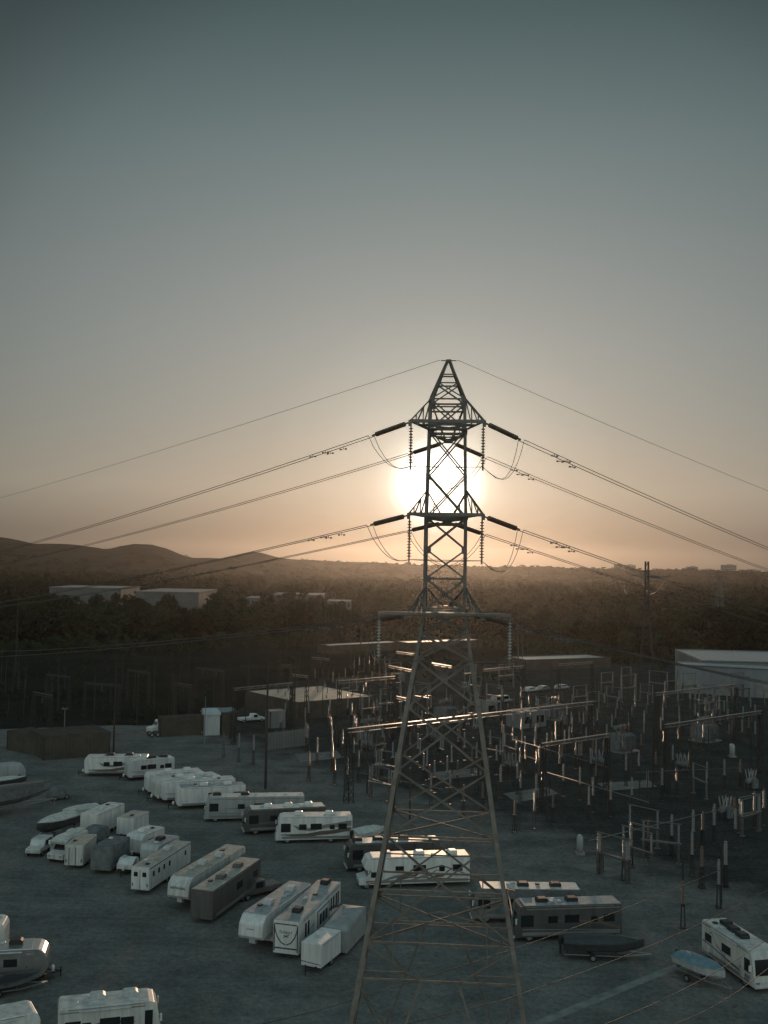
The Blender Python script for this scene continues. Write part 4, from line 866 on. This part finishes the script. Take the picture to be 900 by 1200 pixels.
glints += [(370+i*7.3+random.uniform(-2, 2), 790+random.uniform(-6, 6), 800) for i in range(11)]+[(415+i*6, 773+random.uniform(-3, 3), 779) for i in range(8)]
for i, (x, a, b) in enumerate(glints):
    p = gz(x, a, 4.6); s = 1.0
    (pA if i % 3 else pB).put((p.x, p.y, 0), random.uniform(0, PI))
# extra darker posts filling the rows of the yard
ax = (gz(694, 822, 11)-gz(408, 854, 11)).normalized(); ax.z = 0; ay = Vector((-ax.y, ax.x, 0)); o0 = gz(408, 900)
gl2 = [gz(x, a, 4.6) for x, a, b in glints]; npost = 0
cand = [(r, k) for r in range(19) for k in range(26)]; random.shuffle(cand)
for r, k in cand:
    p = o0+ax*(k*6.0-26+random.uniform(-.5, .5))+ay*(r*8.5-24+random.uniform(-.4, .4))
    if p.y < 118 or p.x > .40*p.y or p.x < -.1*p.y or p.y > 265 or npost > 168 or min((p-q).length for q in gl2) < 2.6: continue
    nz_ = (gz(960, 1085)-gz(250, 866)).normalized(); nv = Vector((-nz_.y, nz_.x, 0)); nv = nv if nv.y > 0 else -nv
    if (p-gz(250, 866)).dot(nv) < 4: continue
    npost += 1; (pA if (r % 3) else pB).put((p.x, p.y, 0), random.uniform(0, PI))
# switch frames: two posts and a pipe
def frame_proto(wd):
    t = thing('disconnect_switch', 'steel switch frame of two insulator posts joined by a top pipe in the yard', 'switch', group='switch frames in the substation')
    mb = MB(); mb.tube([(-wd/2-.3, 0, 4.85), (wd/2+.3, 0, 4.85)], .07, 8); mb.build('pipe', 'steel', t)
    mb = MB(); mb.box((0, 0, 2.5), (wd+.6, .24, .2)); mb.build('cross_beam', 'steel', t)
    for s in (-1, 1):
        mb = MB(); mb.box((s*wd/2, 0, 1.22), (.26, .26, 2.4)); mb.box((s*wd/2, 0, .05), (.6, .6, .1)); mb.build('post', 'steel', t)
        mb = MB(); pr = [(.08, 2.6)]
        for i in range(10): h_ = 2.62+i*.21; pr += [(.085, h_+.02), (.165, h_+.045), (.17, h_+.06), (.16, h_+.08), (.135, h_+.105), (.11, h_+.115), (.085, h_+.125)]
        pr += [(.09, 4.8)]; mb.lathe(pr, (s*wd/2, 0, 0), 10); mb.build('insulator', 'porcg', t)
    return Proto(t)
fp = frame_proto(4.2)
fr = [((570, 720), (660, 745), (330, 760), 5.294), ((625, 630), (705, 645), (330, 760), 5.294), ((170, 625), (227, 635), (380, 690), 3), ((200, 570), (250, 575), (380, 690), 3), ((385, 518), (455, 540), (560, 780), 2.647), ((532, 482), (605, 490), (560, 780), 2.647),
      ((797, 412), (890, 396), (560, 780), 2.647), ((225, 332), (322, 355), (640, 880), 3.46), ((325, 305), (415, 330), (640, 880), 3.46), ((770, 205), (885, 175), (640, 880), 3.46), ((165, 630), (240, 655), (560, 740), 5.294), ((295, 690), (380, 715), (560, 740), 5.294), ((65, 650), (130, 660), (560, 740), 5.294), ((640, 290), (740, 330), (560, 780), 2.647), ((470, 430), (560, 450), (560, 780), 2.647)]
for a, b, o, s in fr:
    A_, B_ = gz(o[0]+a[0]/s, o[1]+a[1]/s, 4.85), gz(o[0]+b[0]/s, o[1]+b[1]/s, 4.85); c = (A_+B_)/2; d = B_-A_
    fp.put((c.x, c.y, 0), math.atan2(d.y, d.x))
# gantries
def gantry(label, p, q, H, deep=.5, cw=.7, m='steel'):
    A_, B_ = gz(*p, H), gz(*q, H); d = B_-A_; Lg = d.length; c = (A_+B_)/2; t = thing('bus_gantry', label, 'gantry', (c.x, c.y, 0), math.atan2(d.y, d.x), 'beam gantries in the substation'); h = Lg/2
    mb = MB(); mb.box((0, 0, H), (Lg+.6, deep, .1)); mb.box((0, 0, H-deep), (Lg+.5, deep*.45, .07)); n = max(4, int(Lg/1.6))
    for s in (-1, 1):
        for i in range(n):
            x0, x1 = -h+Lg*i/n, -h+Lg*(i+1)/n; mb.bar((x0, s*deep*.4, H-.05 if i % 2 else H-deep+.05), (x1, s*deep*.4, H-deep+.05 if i % 2 else H-.05), .07)
    mb.build('beam', m, t)
    nc = 2 if Lg < 40 else 3
    for i in range(nc):
        x = -h+Lg*i/(nc-1); mb = MB(); z1 = H-deep-.05
        for sx in (-1, 1):
            for sy in (-1, 1): mb.bar((x+sx*cw*.5, sy*cw*.7, .05), (x+sx*cw*.35, sy*cw*.35, z1), .11)
        k = max(4, int(H/1.2))
        for j in range(k):
            f0, f1 = j/k, (j+1)/k; w0, w1 = cw*(.5-.15*f0), cw*(.5-.15*f1); y0, y1 = cw*(.7-.35*f0), cw*(.7-.35*f1); sg = 1 if j % 2 else -1
            for sy in (-1, 1): mb.bar((x-sg*w0, sy*y0, f0*z1), (x+sg*w1, sy*y1, f1*z1), .07)
            for sx in (-1, 1): mb.bar((x+sx*w0, -sg*y0, f0*z1), (x+sx*w1, sg*y1, f1*z1), .07)
        mb.build('column', 'darksteel', t)
    for i in range(int(Lg/5)):
        x = -h+Lg*(i+.5)/int(Lg/5); mb = MB(); pr = [(.03, 0)]
        for j in range(8): z = -.1-j*.16; pr += [(.05, z), (.12, z-.07), (.05, z-.14)]
        mb.lathe([(r_, H-deep+zz) for r_, zz in pr], (x, 0, 0), 8); mb.build('hanging_insulator', 'porc', t)
    return t
gantry('steel gantry beam between two dark columns, in front of the sunlit control building roof', (398, 798), (462, 792.5), 13)
gantry('longest steel beam in the substation, passing behind the tower legs', (410, 854), (694, 822), 11, .6, .9)
gantry('short steel beam below the longest one, right of the tower', (637, 871), (712, 860), 10)
gantry('small steel beam beside the upper right leg of the tower', (567, 784.5), (613, 780), 11)
gantry('steel beam standing in front of the pale warehouse at right', (770, 812), (863, 802), 12)
gantry('steel beam below the one in front of the pale warehouse, near the right edge', (781, 849), (891, 833), 11)
gantry('low dark beam left of the control building', (275, 806.5), (342, 800), 11, .45, .6)
gantry('short beam on the near side of the low buildings, right of the tower', (655, 778), (694, 775.5), 10)
gantry('small beam at the far edge of the substation, just left of the tower', (456, 780), (482, 785), 10)
gantry('smaller beam above it at the far edge, left of the tower', (465, 763.5), (484, 766), 10)
gantry('small beam seen between the tower legs, far edge of the substation', (507, 777), (528, 780.5), 10)
gantry('small beam left of the sunlit control building roof, upper of two', (366, 770), (385, 772), 10)
gantry('small beam left of the sunlit control building roof, lower of two', (343, 790), (360, 792), 10)
gantry('small beam at the right corner of the sunlit control building roof', (465, 816), (479, 819), 8)
gantry('dark beam far left in the unlit part of the yard', (40, 811), (60, 815), 9, m='darksteel')
gantry('dim beam right of the far left one in the unlit part of the yard', (205, 800), (224, 803), 9, m='darksteel')
gantry('faint beam at the far edge of the yard, right of the T shaped pole', (330, 779), (341, 779), 10, m='darksteel')
rf = random.Random(33)
for i in range(34):
    px = rf.uniform(400, 890); py = rf.uniform(796, 850); p = gz(px, py)
    if 600 < px < 690 and py < 815: continue
    fp.put((p.x, p.y, 0), math.atan2(ax.y, ax.x)+rf.choice((0, 0, PI/2)), scale=rf.uniform(.9, 1.5))
# breakers and transformers
def breaker_proto():
    t = thing('circuit_breaker', 'grey circuit breaker tank with three slanted bushings, standing in the substation yard', 'circuit breaker', group='circuit breakers in the substation')
    mb = MB(); mb.lathe([(.1, -1.5), (.5, -1.45), (.55, -1.2), (.55, 1.2), (.5, 1.45), (.1, 1.5)], (0, 0, 1.7), 14, 'X'); mb.build('tank', 'dgrey', t, True)
    mb = MB()
    for sx in (-1, 1):
        for sy in (-1, 1): mb.box((sx*1.1, sy*.4, .6), (.14, .14, 1.2))
    for s_ in (-1, 1): mb.box((0, s_*.4, 1.14), (2.34, .1, .1)); mb.box((s_*1.1, 0, 1.15), (.12, .9, .1))
    mb.build('frame', 'darksteel', t)
    mb = MB(); mb.box((0, -.95, 1.2), (1.3, .6, 1.7)); mb.bevel(.04, 1); mb.build('control_cabinet', 'dgrey', t)
    for k in (-1, 0, 1):
        for s in (-1, 1):
            mb = MB(); pr = [(.1, 0)]
            for i in range(8): pr += [(.1, .1+i*.18), (.17, .16+i*.18), (.1, .24+i*.18)]
            pr += [(.05, 1.6), (.05, 1.8)]; mb.lathe(pr, n=8); o = mb.build('bushing', 'porcg', t); o.location = (k*1.0, s*.25, 2.15); o.rotation_euler = (-s*.2, 0, 0)
    return Proto(t)
bp_ = breaker_proto()
for x, y_ in ((470, 800), (520, 803), (487, 826), (560, 860), (505, 870), (598, 905), (700, 900), (800, 905), (850, 960), (660, 850), (430, 880), (545, 812), (880, 925)):
    p = gz(x, y_); bp_.put((p.x, p.y, 0), math.atan2(ax.y, ax.x)+random.choice((0, PI/2)), scale=.85)
def transformer(label, px, py):
    p = gz(px, py); t = thing('power_transformer', label, 'transformer', (p.x, p.y, 0), math.atan2(ax.y, ax.x)); mb = MB(); mb.box((0, 0, 1.9), (4.2, 2.4, 3.2)); mb.bevel(.08, 1); mb.build('tank', 'dgrey', t)
    for s_ in (-1, 1):
        mb = MB()
        for k in range(9): mb.box((-1.7+k*.42, s_*1.75, 1.9), (.1, .9, 2.6))
        mb.box((0, s_*1.75, 3.25), (3.6, .25, .16)); mb.box((0, s_*1.75, .5), (3.6, .25, .16)); mb.build('radiator', 'dgrey', t)
    mb = MB(); mb.lathe([(.1, -1.7), (.45, -1.65), (.45, 1.65), (.1, 1.7)], (0, .3, 4.6), 12, 'X'); mb.box((-1, .3, 3.9), (.2, .3, .9)); mb.box((1, .3, 3.9), (.2, .3, .9)); mb.build('oil_tank', 'dgrey', t)
    for k in (-1, 0, 1):
        mb = MB(); pr = [(.12, 0)]
        for i in range(9): pr += [(.11, .1+i*.2), (.21, .15+i*.2), (.2, .19+i*.2), (.11, .26+i*.2)]
        pr += [(.06, 1.95), (.06, 2.2)]; mb.lathe(pr, n=10); o = mb.build('bushing', 'porc', t); o.location = (k*1.2, -.6, 3.5); o.rotation_euler = (.2, 0, 0)
    mb = MB(); mb.box((0, 0, .12), (5.4, 4.6, .24)); mb.build('plinth', 'conc', t)
for lab, px, py in (('dark power transformer behind the longest beam, right of the tower', 648, 842), ('dark power transformer below the short beam right of the tower', 728, 880), ('dark power transformer seen between the tower legs', 522, 846), ('dark power transformer in front of the control building', 432, 872), ('dark power transformer under the beam near the right edge', 826, 868)): transformer(lab, px, py)
# tall cylindrical arrester posts at the yard's near corner
def column_tank(label, px, py, Hc, r, m):
    p = gz(px, py); t = thing('surge_arrester', label, 'arrester', (p.x, p.y, 0)); mb = MB(); mb.lathe([(r*.7, .3), (r, .35), (r, Hc-.3), (r*.7, Hc), (r*.2, Hc+.15)], n=14); mb.build('tank', m, t, True)
    mb = MB(); mb.box((0, 0, .15), (r*2.6, r*2.6, .3)); mb.build('base', 'conc', t)
column_tank('grey cylinder standing near the yard corner behind the motorhomes right of the tower', 679.5, 1001, 2.3, .42, 'grey')
column_tank('grey cylinder in the middle of the right half of the yard', 858, 887, 2.4, .5, 'grey')
# bus pipes on the posts
for i, (a, b, lab) in enumerate((((600, 866), (712, 899), 'pipe bus crossing below the longest beam'), ((640, 905), (760, 940), 'pipe bus in the middle of the yard'), ((420, 905), (520, 925), 'pipe bus left of the tower legs'), ((745, 905), (870, 900), 'pipe bus under the right hand beams'), ((690, 985), (860, 945), 'pipe bus nearest the lot'))):
    A_, B_ = gz(*a, 4.95), gz(*b, 4.95); wire('bus_pipe', 'grey '+lab, 'bus pipe', [A_, B_], .06, 'bus pipes in the substation', 8, 'steel')

# ------------------------------------------------------------------ poles
def pole(label, px, py0, py1, m='wood', r=.18, arms=(), name='utility_pole', Yd=None, cat='pole'):
    b = gz(px[1] if isinstance(px, tuple) else px, py1); topx = px[0] if isinstance(px, tuple) else px
    H = gy(topx, py0, b.y).z; t = thing(name, label, cat, b); mb = MB(); mb.tube([(0, 0, 0), (0, 0, H*.5), (0, 0, H)], [r, r*.85, r*.65], 10); mb.build('shaft', m, t)
    for dz, wd, rr in arms:
        mb = MB(); mb.box((0, -.2, H-dz), (wd, .16, .18)); mb.build('cross_bar', m, t)
        for k in (-1, -.6, .6, 1):
            mb = MB(); mb.lathe([(.04, 0), (.1, .06), (.08, .14), (.1, .2), (.03, .3)], (k*(wd/2-.15), -.2, H-dz+.09), 8); mb.build('pin_insulator', 'porc', t)
    return t
pole('tall dark T shaped pole with a long cross bar, in front of the control building', (314, 311), 780, 925, arms=((.3, 8.5, 0),), r=.22)
pole('tall bare dark pole behind the left group of trailers', (136, 133), 741, 882, r=.16)
pole('pale light pole with a small forked head, behind the grey storage shed', 75, 830, 868, 'wall', .1, arms=((.1, 1.2, 0),), name='light_pole')
pole('pale thin pole just left of the white shed', 239.5, 816, 872, 'wall', .1, name='light_pole')
pole('dim pole over the long tan truck trailer', 205, 795, 852, r=.16)
pole('left of a pair of dark poles by the white shed', 269, 833, 866, 'darksteel', .25)
pole('right of a pair of dark poles by the white shed', 275, 833, 868, 'darksteel', .25)
pole('dark pole standing behind the control building, left end of the far pole row', 335.5, 686, 775, r=.25, arms=((.8, 2.4, 0),))
pole('dark pole second from the left in the far pole row', 380, 685, 770, r=.25, arms=((.8, 2.4, 0),))
pole('thin far pole with cross bars, left of the wooden one nearest the tower', 411, 680, 762, 'darksteel', .2, arms=((.3, 5, 0), (3.5, 5, 0)))
pole('wooden far pole with a cross bar, nearest the tower on its left', 422.5, 687, 766, r=.22, arms=((.4, 4, 0),))
pole('far pole at the left edge above the dark wood', 18, 690, 790, r=.25, arms=((.8, 2.6, 0),))
pole('slim pole between the tower and the far office blocks', 560, 745, 800, 'darksteel', .2)
pole('slim pole right of the tower in front of the wood', 607, 698, 782, 'darksteel', .22)
pole('slim dark pole in the yard behind the right hand beams', 672, 820, 880, 'darksteel', .2)
for i, (px, a, b) in enumerate(((345, 770, 850), (372, 785, 830), (445, 770, 800), (590, 770, 850), (645, 780, 850), (700, 790, 850), (735, 800, 880), (765, 830, 925), (800, 800, 860), (830, 850, 930), (880, 830, 900), (560, 850, 930), (640, 890, 960), (690, 880, 960), (845, 990, 1060), (800, 1000, 1062), (480, 900, 960), (430, 850, 930), (250, 790, 830), (290, 770, 815), (160, 800, 850), (110, 790, 845), (60, 800, 845), (180, 770, 830), (220, 765, 815))):
    pole('plain dark steel post standing among the substation equipment', px, a, b, 'darksteel', .13, name='steel_post')['group'] = 'plain steel posts in the substation'
rq = random.Random(21)
for i in range(95):
    if i < 55: px = rq.uniform(0, 420); b = rq.uniform(800, 848) if px < 260 else rq.uniform(790, 850)
    else: px = rq.uniform(400, 900); b = rq.uniform(830, 990); b = max(b, 830)
    if i >= 55 and (b > 930+(px-560)*.25 or px < 470 and b > 900): continue
    hh = rq.choice((4, 5, 6, 8, 10)); g0 = gz(px, b); top = 667-(CZ-hh)*-1200/g0.y+(px-450)*.0175-7
    pole('plain dark steel post standing among the substation equipment', px, top, b, 'darksteel', .1, name='steel_post')['group'] = 'plain steel posts in the substation'
for i, (a, b, lab) in enumerate((((100, 800), (140, 803), 'between the far left beam and the long truck trailer'), ((150, 785), (175, 788), 'above the long truck trailer'), ((230, 782), (262, 786), 'above the white shed'), ((55, 790), (82, 793), 'above the grey storage sheds'))):
    gantry('dim low beam '+lab, a, b, 8, .35, .5, 'darksteel')
# far steel pylon right of the tower
b = gz(757.5, 800); Yb = b.y; H = gy(758.5, 658, Yb).z
t = thing('transmission_pylon', 'slender steel pylon with splayed legs and one cross arm, standing before the wood', 'transmission tower', b, 0)
for s in (-1, 1):
    mb = MB(); mb.tube([(s*2.6, 0, 0), (s*1.1, 0, H*.45), (s*.55, 0, H*.7), (s*.45, 0, H)], .3, 8); mb.build('leg', 'darksteel', t)
mb = MB()
for k in range(14): z = H*.3+k*H*.05; wx = np.interp(z, [0, H*.45, H*.7, H], [2.6, 1.1, .55, .45]); mb.bar((-wx, 0, z), (wx, 0, z+H*.05), .16)
mb.build('bracing', 'darksteel', t)
mb = MB(); mb.tube([(-5.2, 0, H*.895), (-2, 0, H*.875), (0, 0, H*.865), (3, 0, H*.87), (7, 0, H*.88)], .22, 8); mb.build('cross_arm', 'tsteel', t)
PYL = Vector((b.x, b.y, H*.885))
for k, (dx, lab) in enumerate(((-5, 'left'), (6.8, 'right'))):
    A_ = PYL+Vector((dx, 0, 0)); B_ = A_+Vector((75, 330, -6))
    wire('power_line', f'thin wire leaving the {lab} end of the slender pylon arm towards the right', 'power line', [A_.lerp(B_, u)+Vector((0, 0, -7*math.sin(u*PI))) for u in [j/12 for j in range(13)]], .05, 'wires on the slender pylon')
p = gy(843, 735, 620); Hh = gy(843, 672, 620).z
t = thing('transmission_pylon', 'faint distant lattice pylon in the wood near the right edge', 'transmission tower', (p.x, 620, 0)); mb = MB()
for sx in (-1, 1):
    for sy in (-1, 1): mb.bar((sx*3, sy*3, 0), (sx*.6, sy*.6, Hh), .35)
for k in range(12):
    z0, z1 = Hh*k/12, Hh*(k+1)/12; w0, w1 = 3-2.4*k/12, 3-2.4*(k+1)/12; mb.bar((-w0, -w0, z0), (w1, -w1, z1), .2); mb.bar((w0, -w0, z0), (-w1, -w1, z1), .2)
mb.build('lattice_body', 'tsteel', t)
for zz in (.72, .84, .96): mb = MB(); mb.bar((-5, 0, Hh*zz), (5, 0, Hh*zz), .4); mb.build('cross_arm', 'tsteel', t)

# ------------------------------------------------------------------ trees
def crown_arrays(seed, R, Hc, nclump, nleaf, ls, z0, squash=1.0):
    r = np.random.RandomState(seed); vs = []; fs = []
    for c in range(nclump):
        u = r.rand(); th = r.rand()*2*PI; zz = z0+Hc*(.08+.9*u); prof_ = math.sin(PI*min(1, .12+.83*u))**.7; rr = R*prof_*(.35+.7*r.rand()); cx, cy_ = rr*math.cos(th), rr*math.sin(th)
        cr = R*(.2+.2*r.rand())
        for l in range(nleaf):
            d = r.randn(3); d /= np.linalg.norm(d)+1e-6; p = np.array([cx, cy_, zz])+d*cr*(.55+.5*r.rand())*np.array([1, 1, .75])
            a = r.randn(3); a /= np.linalg.norm(a); b = np.cross(a, r.randn(3)); b /= np.linalg.norm(b)+1e-6; s = ls*(.6+.8*r.rand())
            o = len(vs); vs += [p-a*s-b*s*.5, p+a*s-b*s*.6, p+a*s*.7+b*s*.6, p-a*s*.6+b*s*.5]; fs.append((o, o+1, o+2, o+3))
    return vs, fs
def tree_proto(seed, R, H, m, lab, kind):
    t = thing('tree' if kind == 'round' else 'tall_tree', lab, 'tree'); r = random.Random(seed); mb = MB(); th = H*.3
    mb.tube([(0, 0, -.1), (.1, .05, th), (.15, 0, H*.7)], [R*.09, R*.065, R*.02], 8)
    for k in range(5): a = k*1.3+r.random(); mb.tube([(.1, .05, th*(.8+.15*k)), (math.cos(a)*R*.4, math.sin(a)*R*.4, th*(.8+.15*k)+H*.14), (math.cos(a)*R*.7, math.sin(a)*R*.7, th*(.8+.15*k)+H*.22)], [R*.04, R*.025, R*.01], 6)
    mb.build('trunk', 'bark', t)
    vs, fs = crown_arrays(seed, R, H*.84, 46, 34, R*.085, H*.14); m2 = MB(); m2.add(vs, fs)
    me = bpy.data.meshes.new('crown'); me.from_pydata(m2.v, [], m2.f); me.materials.append(M[m]); o = bpy.data.objects.new('crown', me); C.objects.link(o); o.parent = t
    return Proto(t)
TP = [tree_proto(1, 5.0, 11, 'leaf', 'broad dark tree in the wood beyond the substation', 'round'), tree_proto(2, 4.2, 9, 'leaf2', 'olive brown bushy tree in the wood beyond the substation', 'round'),
      tree_proto(3, 3.6, 14, 'leaf', 'tall narrow dark tree in the wood beyond the substation', 'tall'), tree_proto(4, 5.6, 9.5, 'leaf2', 'wide low olive tree in the wood beyond the substation', 'round')]
TG = ['broad dark trees of the wood', 'olive bushy trees of the wood', 'tall narrow trees of the wood', 'wide low trees of the wood']
bl = [(160, 233, 640), (289, 309, 620), (384, 411, 640), (58, 142, 780), (320, 378, 800)]
def edge_y(px): return np.interp(px, [-100, 0, 120, 250, 380, 470, 620, 760, 900, 1000], [752, 752, 752, 748, 742, 738, 748, 768, 768, 768])
cnt = 0; rt = random.Random(11)
rows_ = [0, 10, 22, 40, 66, 104, 150, 205]
for ri, dy in enumerate(rows_):
    n = 38 if ri < 4 else 27
    for k in range(n):
        if cnt >= 262: break
        px = -30+960*(k+rt.random())/n; Y = gz(px, edge_y(px)).y+dy+rt.uniform(-4, 5); x = gy(px, 700, Y).x
        if any(a-4 < px < b_+4 and Yb_-7 < Y < Yb_+70 for a, b_, Yb_ in bl) and ri > 2: continue
        if 735 < px < 780 and Y < 380: continue
        k_ = rt.choice((0, 0, 1, 1, 2, 3)); sc_ = rt.uniform(.95, 1.5)*(1.12 if ri < 3 else .95)*(.74 if 400 < px < 800 else 1)
        TP[k_].put((x, Y, 0), rt.uniform(0, 6.28), None, TG[k_], (sc_*rt.uniform(.9, 1.15), sc_*rt.uniform(.9, 1.15), sc_*rt.uniform(.85, 1.1))); cnt += 1
# low scrub over the dark field left of the substation and along its far edge
v0, f0 = crown_arrays(77, 1.0, 1.3, 7, 7, .3, .05); v0 = np.array(v0); f0 = np.array(f0); VV = []; FF = []; o = 0; rs = np.random.RandomState(9)
for i in range(1500):
    px = rs.uniform(-20, 620); py = rs.uniform(752, 850)
    if px > 250 and py > 800: continue
    k_ = rs.uniform(.3, .95)
    if i % 3 == 0: px = rs.uniform(-20, 900); py = float(edge_y(px))+rs.uniform(2, 17); k_ = rs.uniform(1.2, 3.0)
    p = gz(px, py); q = v0*k_; q = q+np.array([p.x, p.y, 0]); VV.append(q); FF.append(f0+o); o += len(q)
VV = np.concatenate(VV); FF = np.concatenate(FF); me = bpy.data.meshes.new('scrub'); me.from_pydata(VV.tolist(), [], FF.tolist()); me.materials.append(M['leaf']); ob = bpy.data.objects.new('scrub', me); C.objects.link(ob); ob['kind'] = 'stuff'
# the wood behind, out to the horizon
rr = np.random.RandomState(5); base = []
for s in range(4):
    v, f = crown_arrays(20+s, 5.0, 9.5, 12, 9, 1.1, .3); base.append((np.array(v), np.array(f)))
VV = []; FF = []; o = 0
ys = 500*np.exp(rr.rand(5200)*math.log(3500/500.)); 
for Y in ys:
    x = (rr.rand()*.96-.46)*Y; px = 450+1200*x/Y
    if Y < gz(px, float(edge_y(px))).y+225: continue
    if any(a-3 < px < b_+3 and Yb_-60 < Y < Yb_+60 for a, b_, Yb_ in bl): continue
    hz_ = hill_z(px, Y)
    if hz_ > 8 and px < 350 and rr.rand() < (.97 if Y > YH-450 else .6): continue
    v, f = base[rr.randint(4)]; s = rr.uniform(.7, 1.25)*(1 if Y < 1500 else 1.25); a = rr.rand()*6.28; ca, sa = math.cos(a), math.sin(a)
    q = v*[s*(1 if Y < 1500 else 1.8), s*(1 if Y < 1500 else 1.8), s*rr.uniform(.75, 1.25)]; q = np.stack([q[:, 0]*ca-q[:, 1]*sa+x, q[:, 0]*sa+q[:, 1]*ca+Y, q[:, 2]*(1 if Y < 1500 else .62)+hz_*(1 if px < 350 else .86)], 1)
    VV.append(q); FF.append(f+o); o += len(q)
VV = np.concatenate(VV); FF = np.concatenate(FF); me = bpy.data.meshes.new('distant_wood')
me.vertices.add(len(VV)); me.vertices.foreach_set('co', VV.ravel().astype(np.float32)); me.loops.add(FF.size); me.loops.foreach_set('vertex_index', FF.ravel().astype(np.int32))
me.polygons.add(len(FF)); me.polygons.foreach_set('loop_start', np.arange(0, FF.size, 4, dtype=np.int32)); me.polygons.foreach_set('loop_total', np.full(len(FF), 4, dtype=np.int32)); me.update(calc_edges=True); me.validate()
me.materials.append(M['farleaf']); ob = bpy.data.objects.new('distant_wood', me); C.objects.link(ob); ob['kind'] = 'stuff'
bpy.context.view_layer.update()
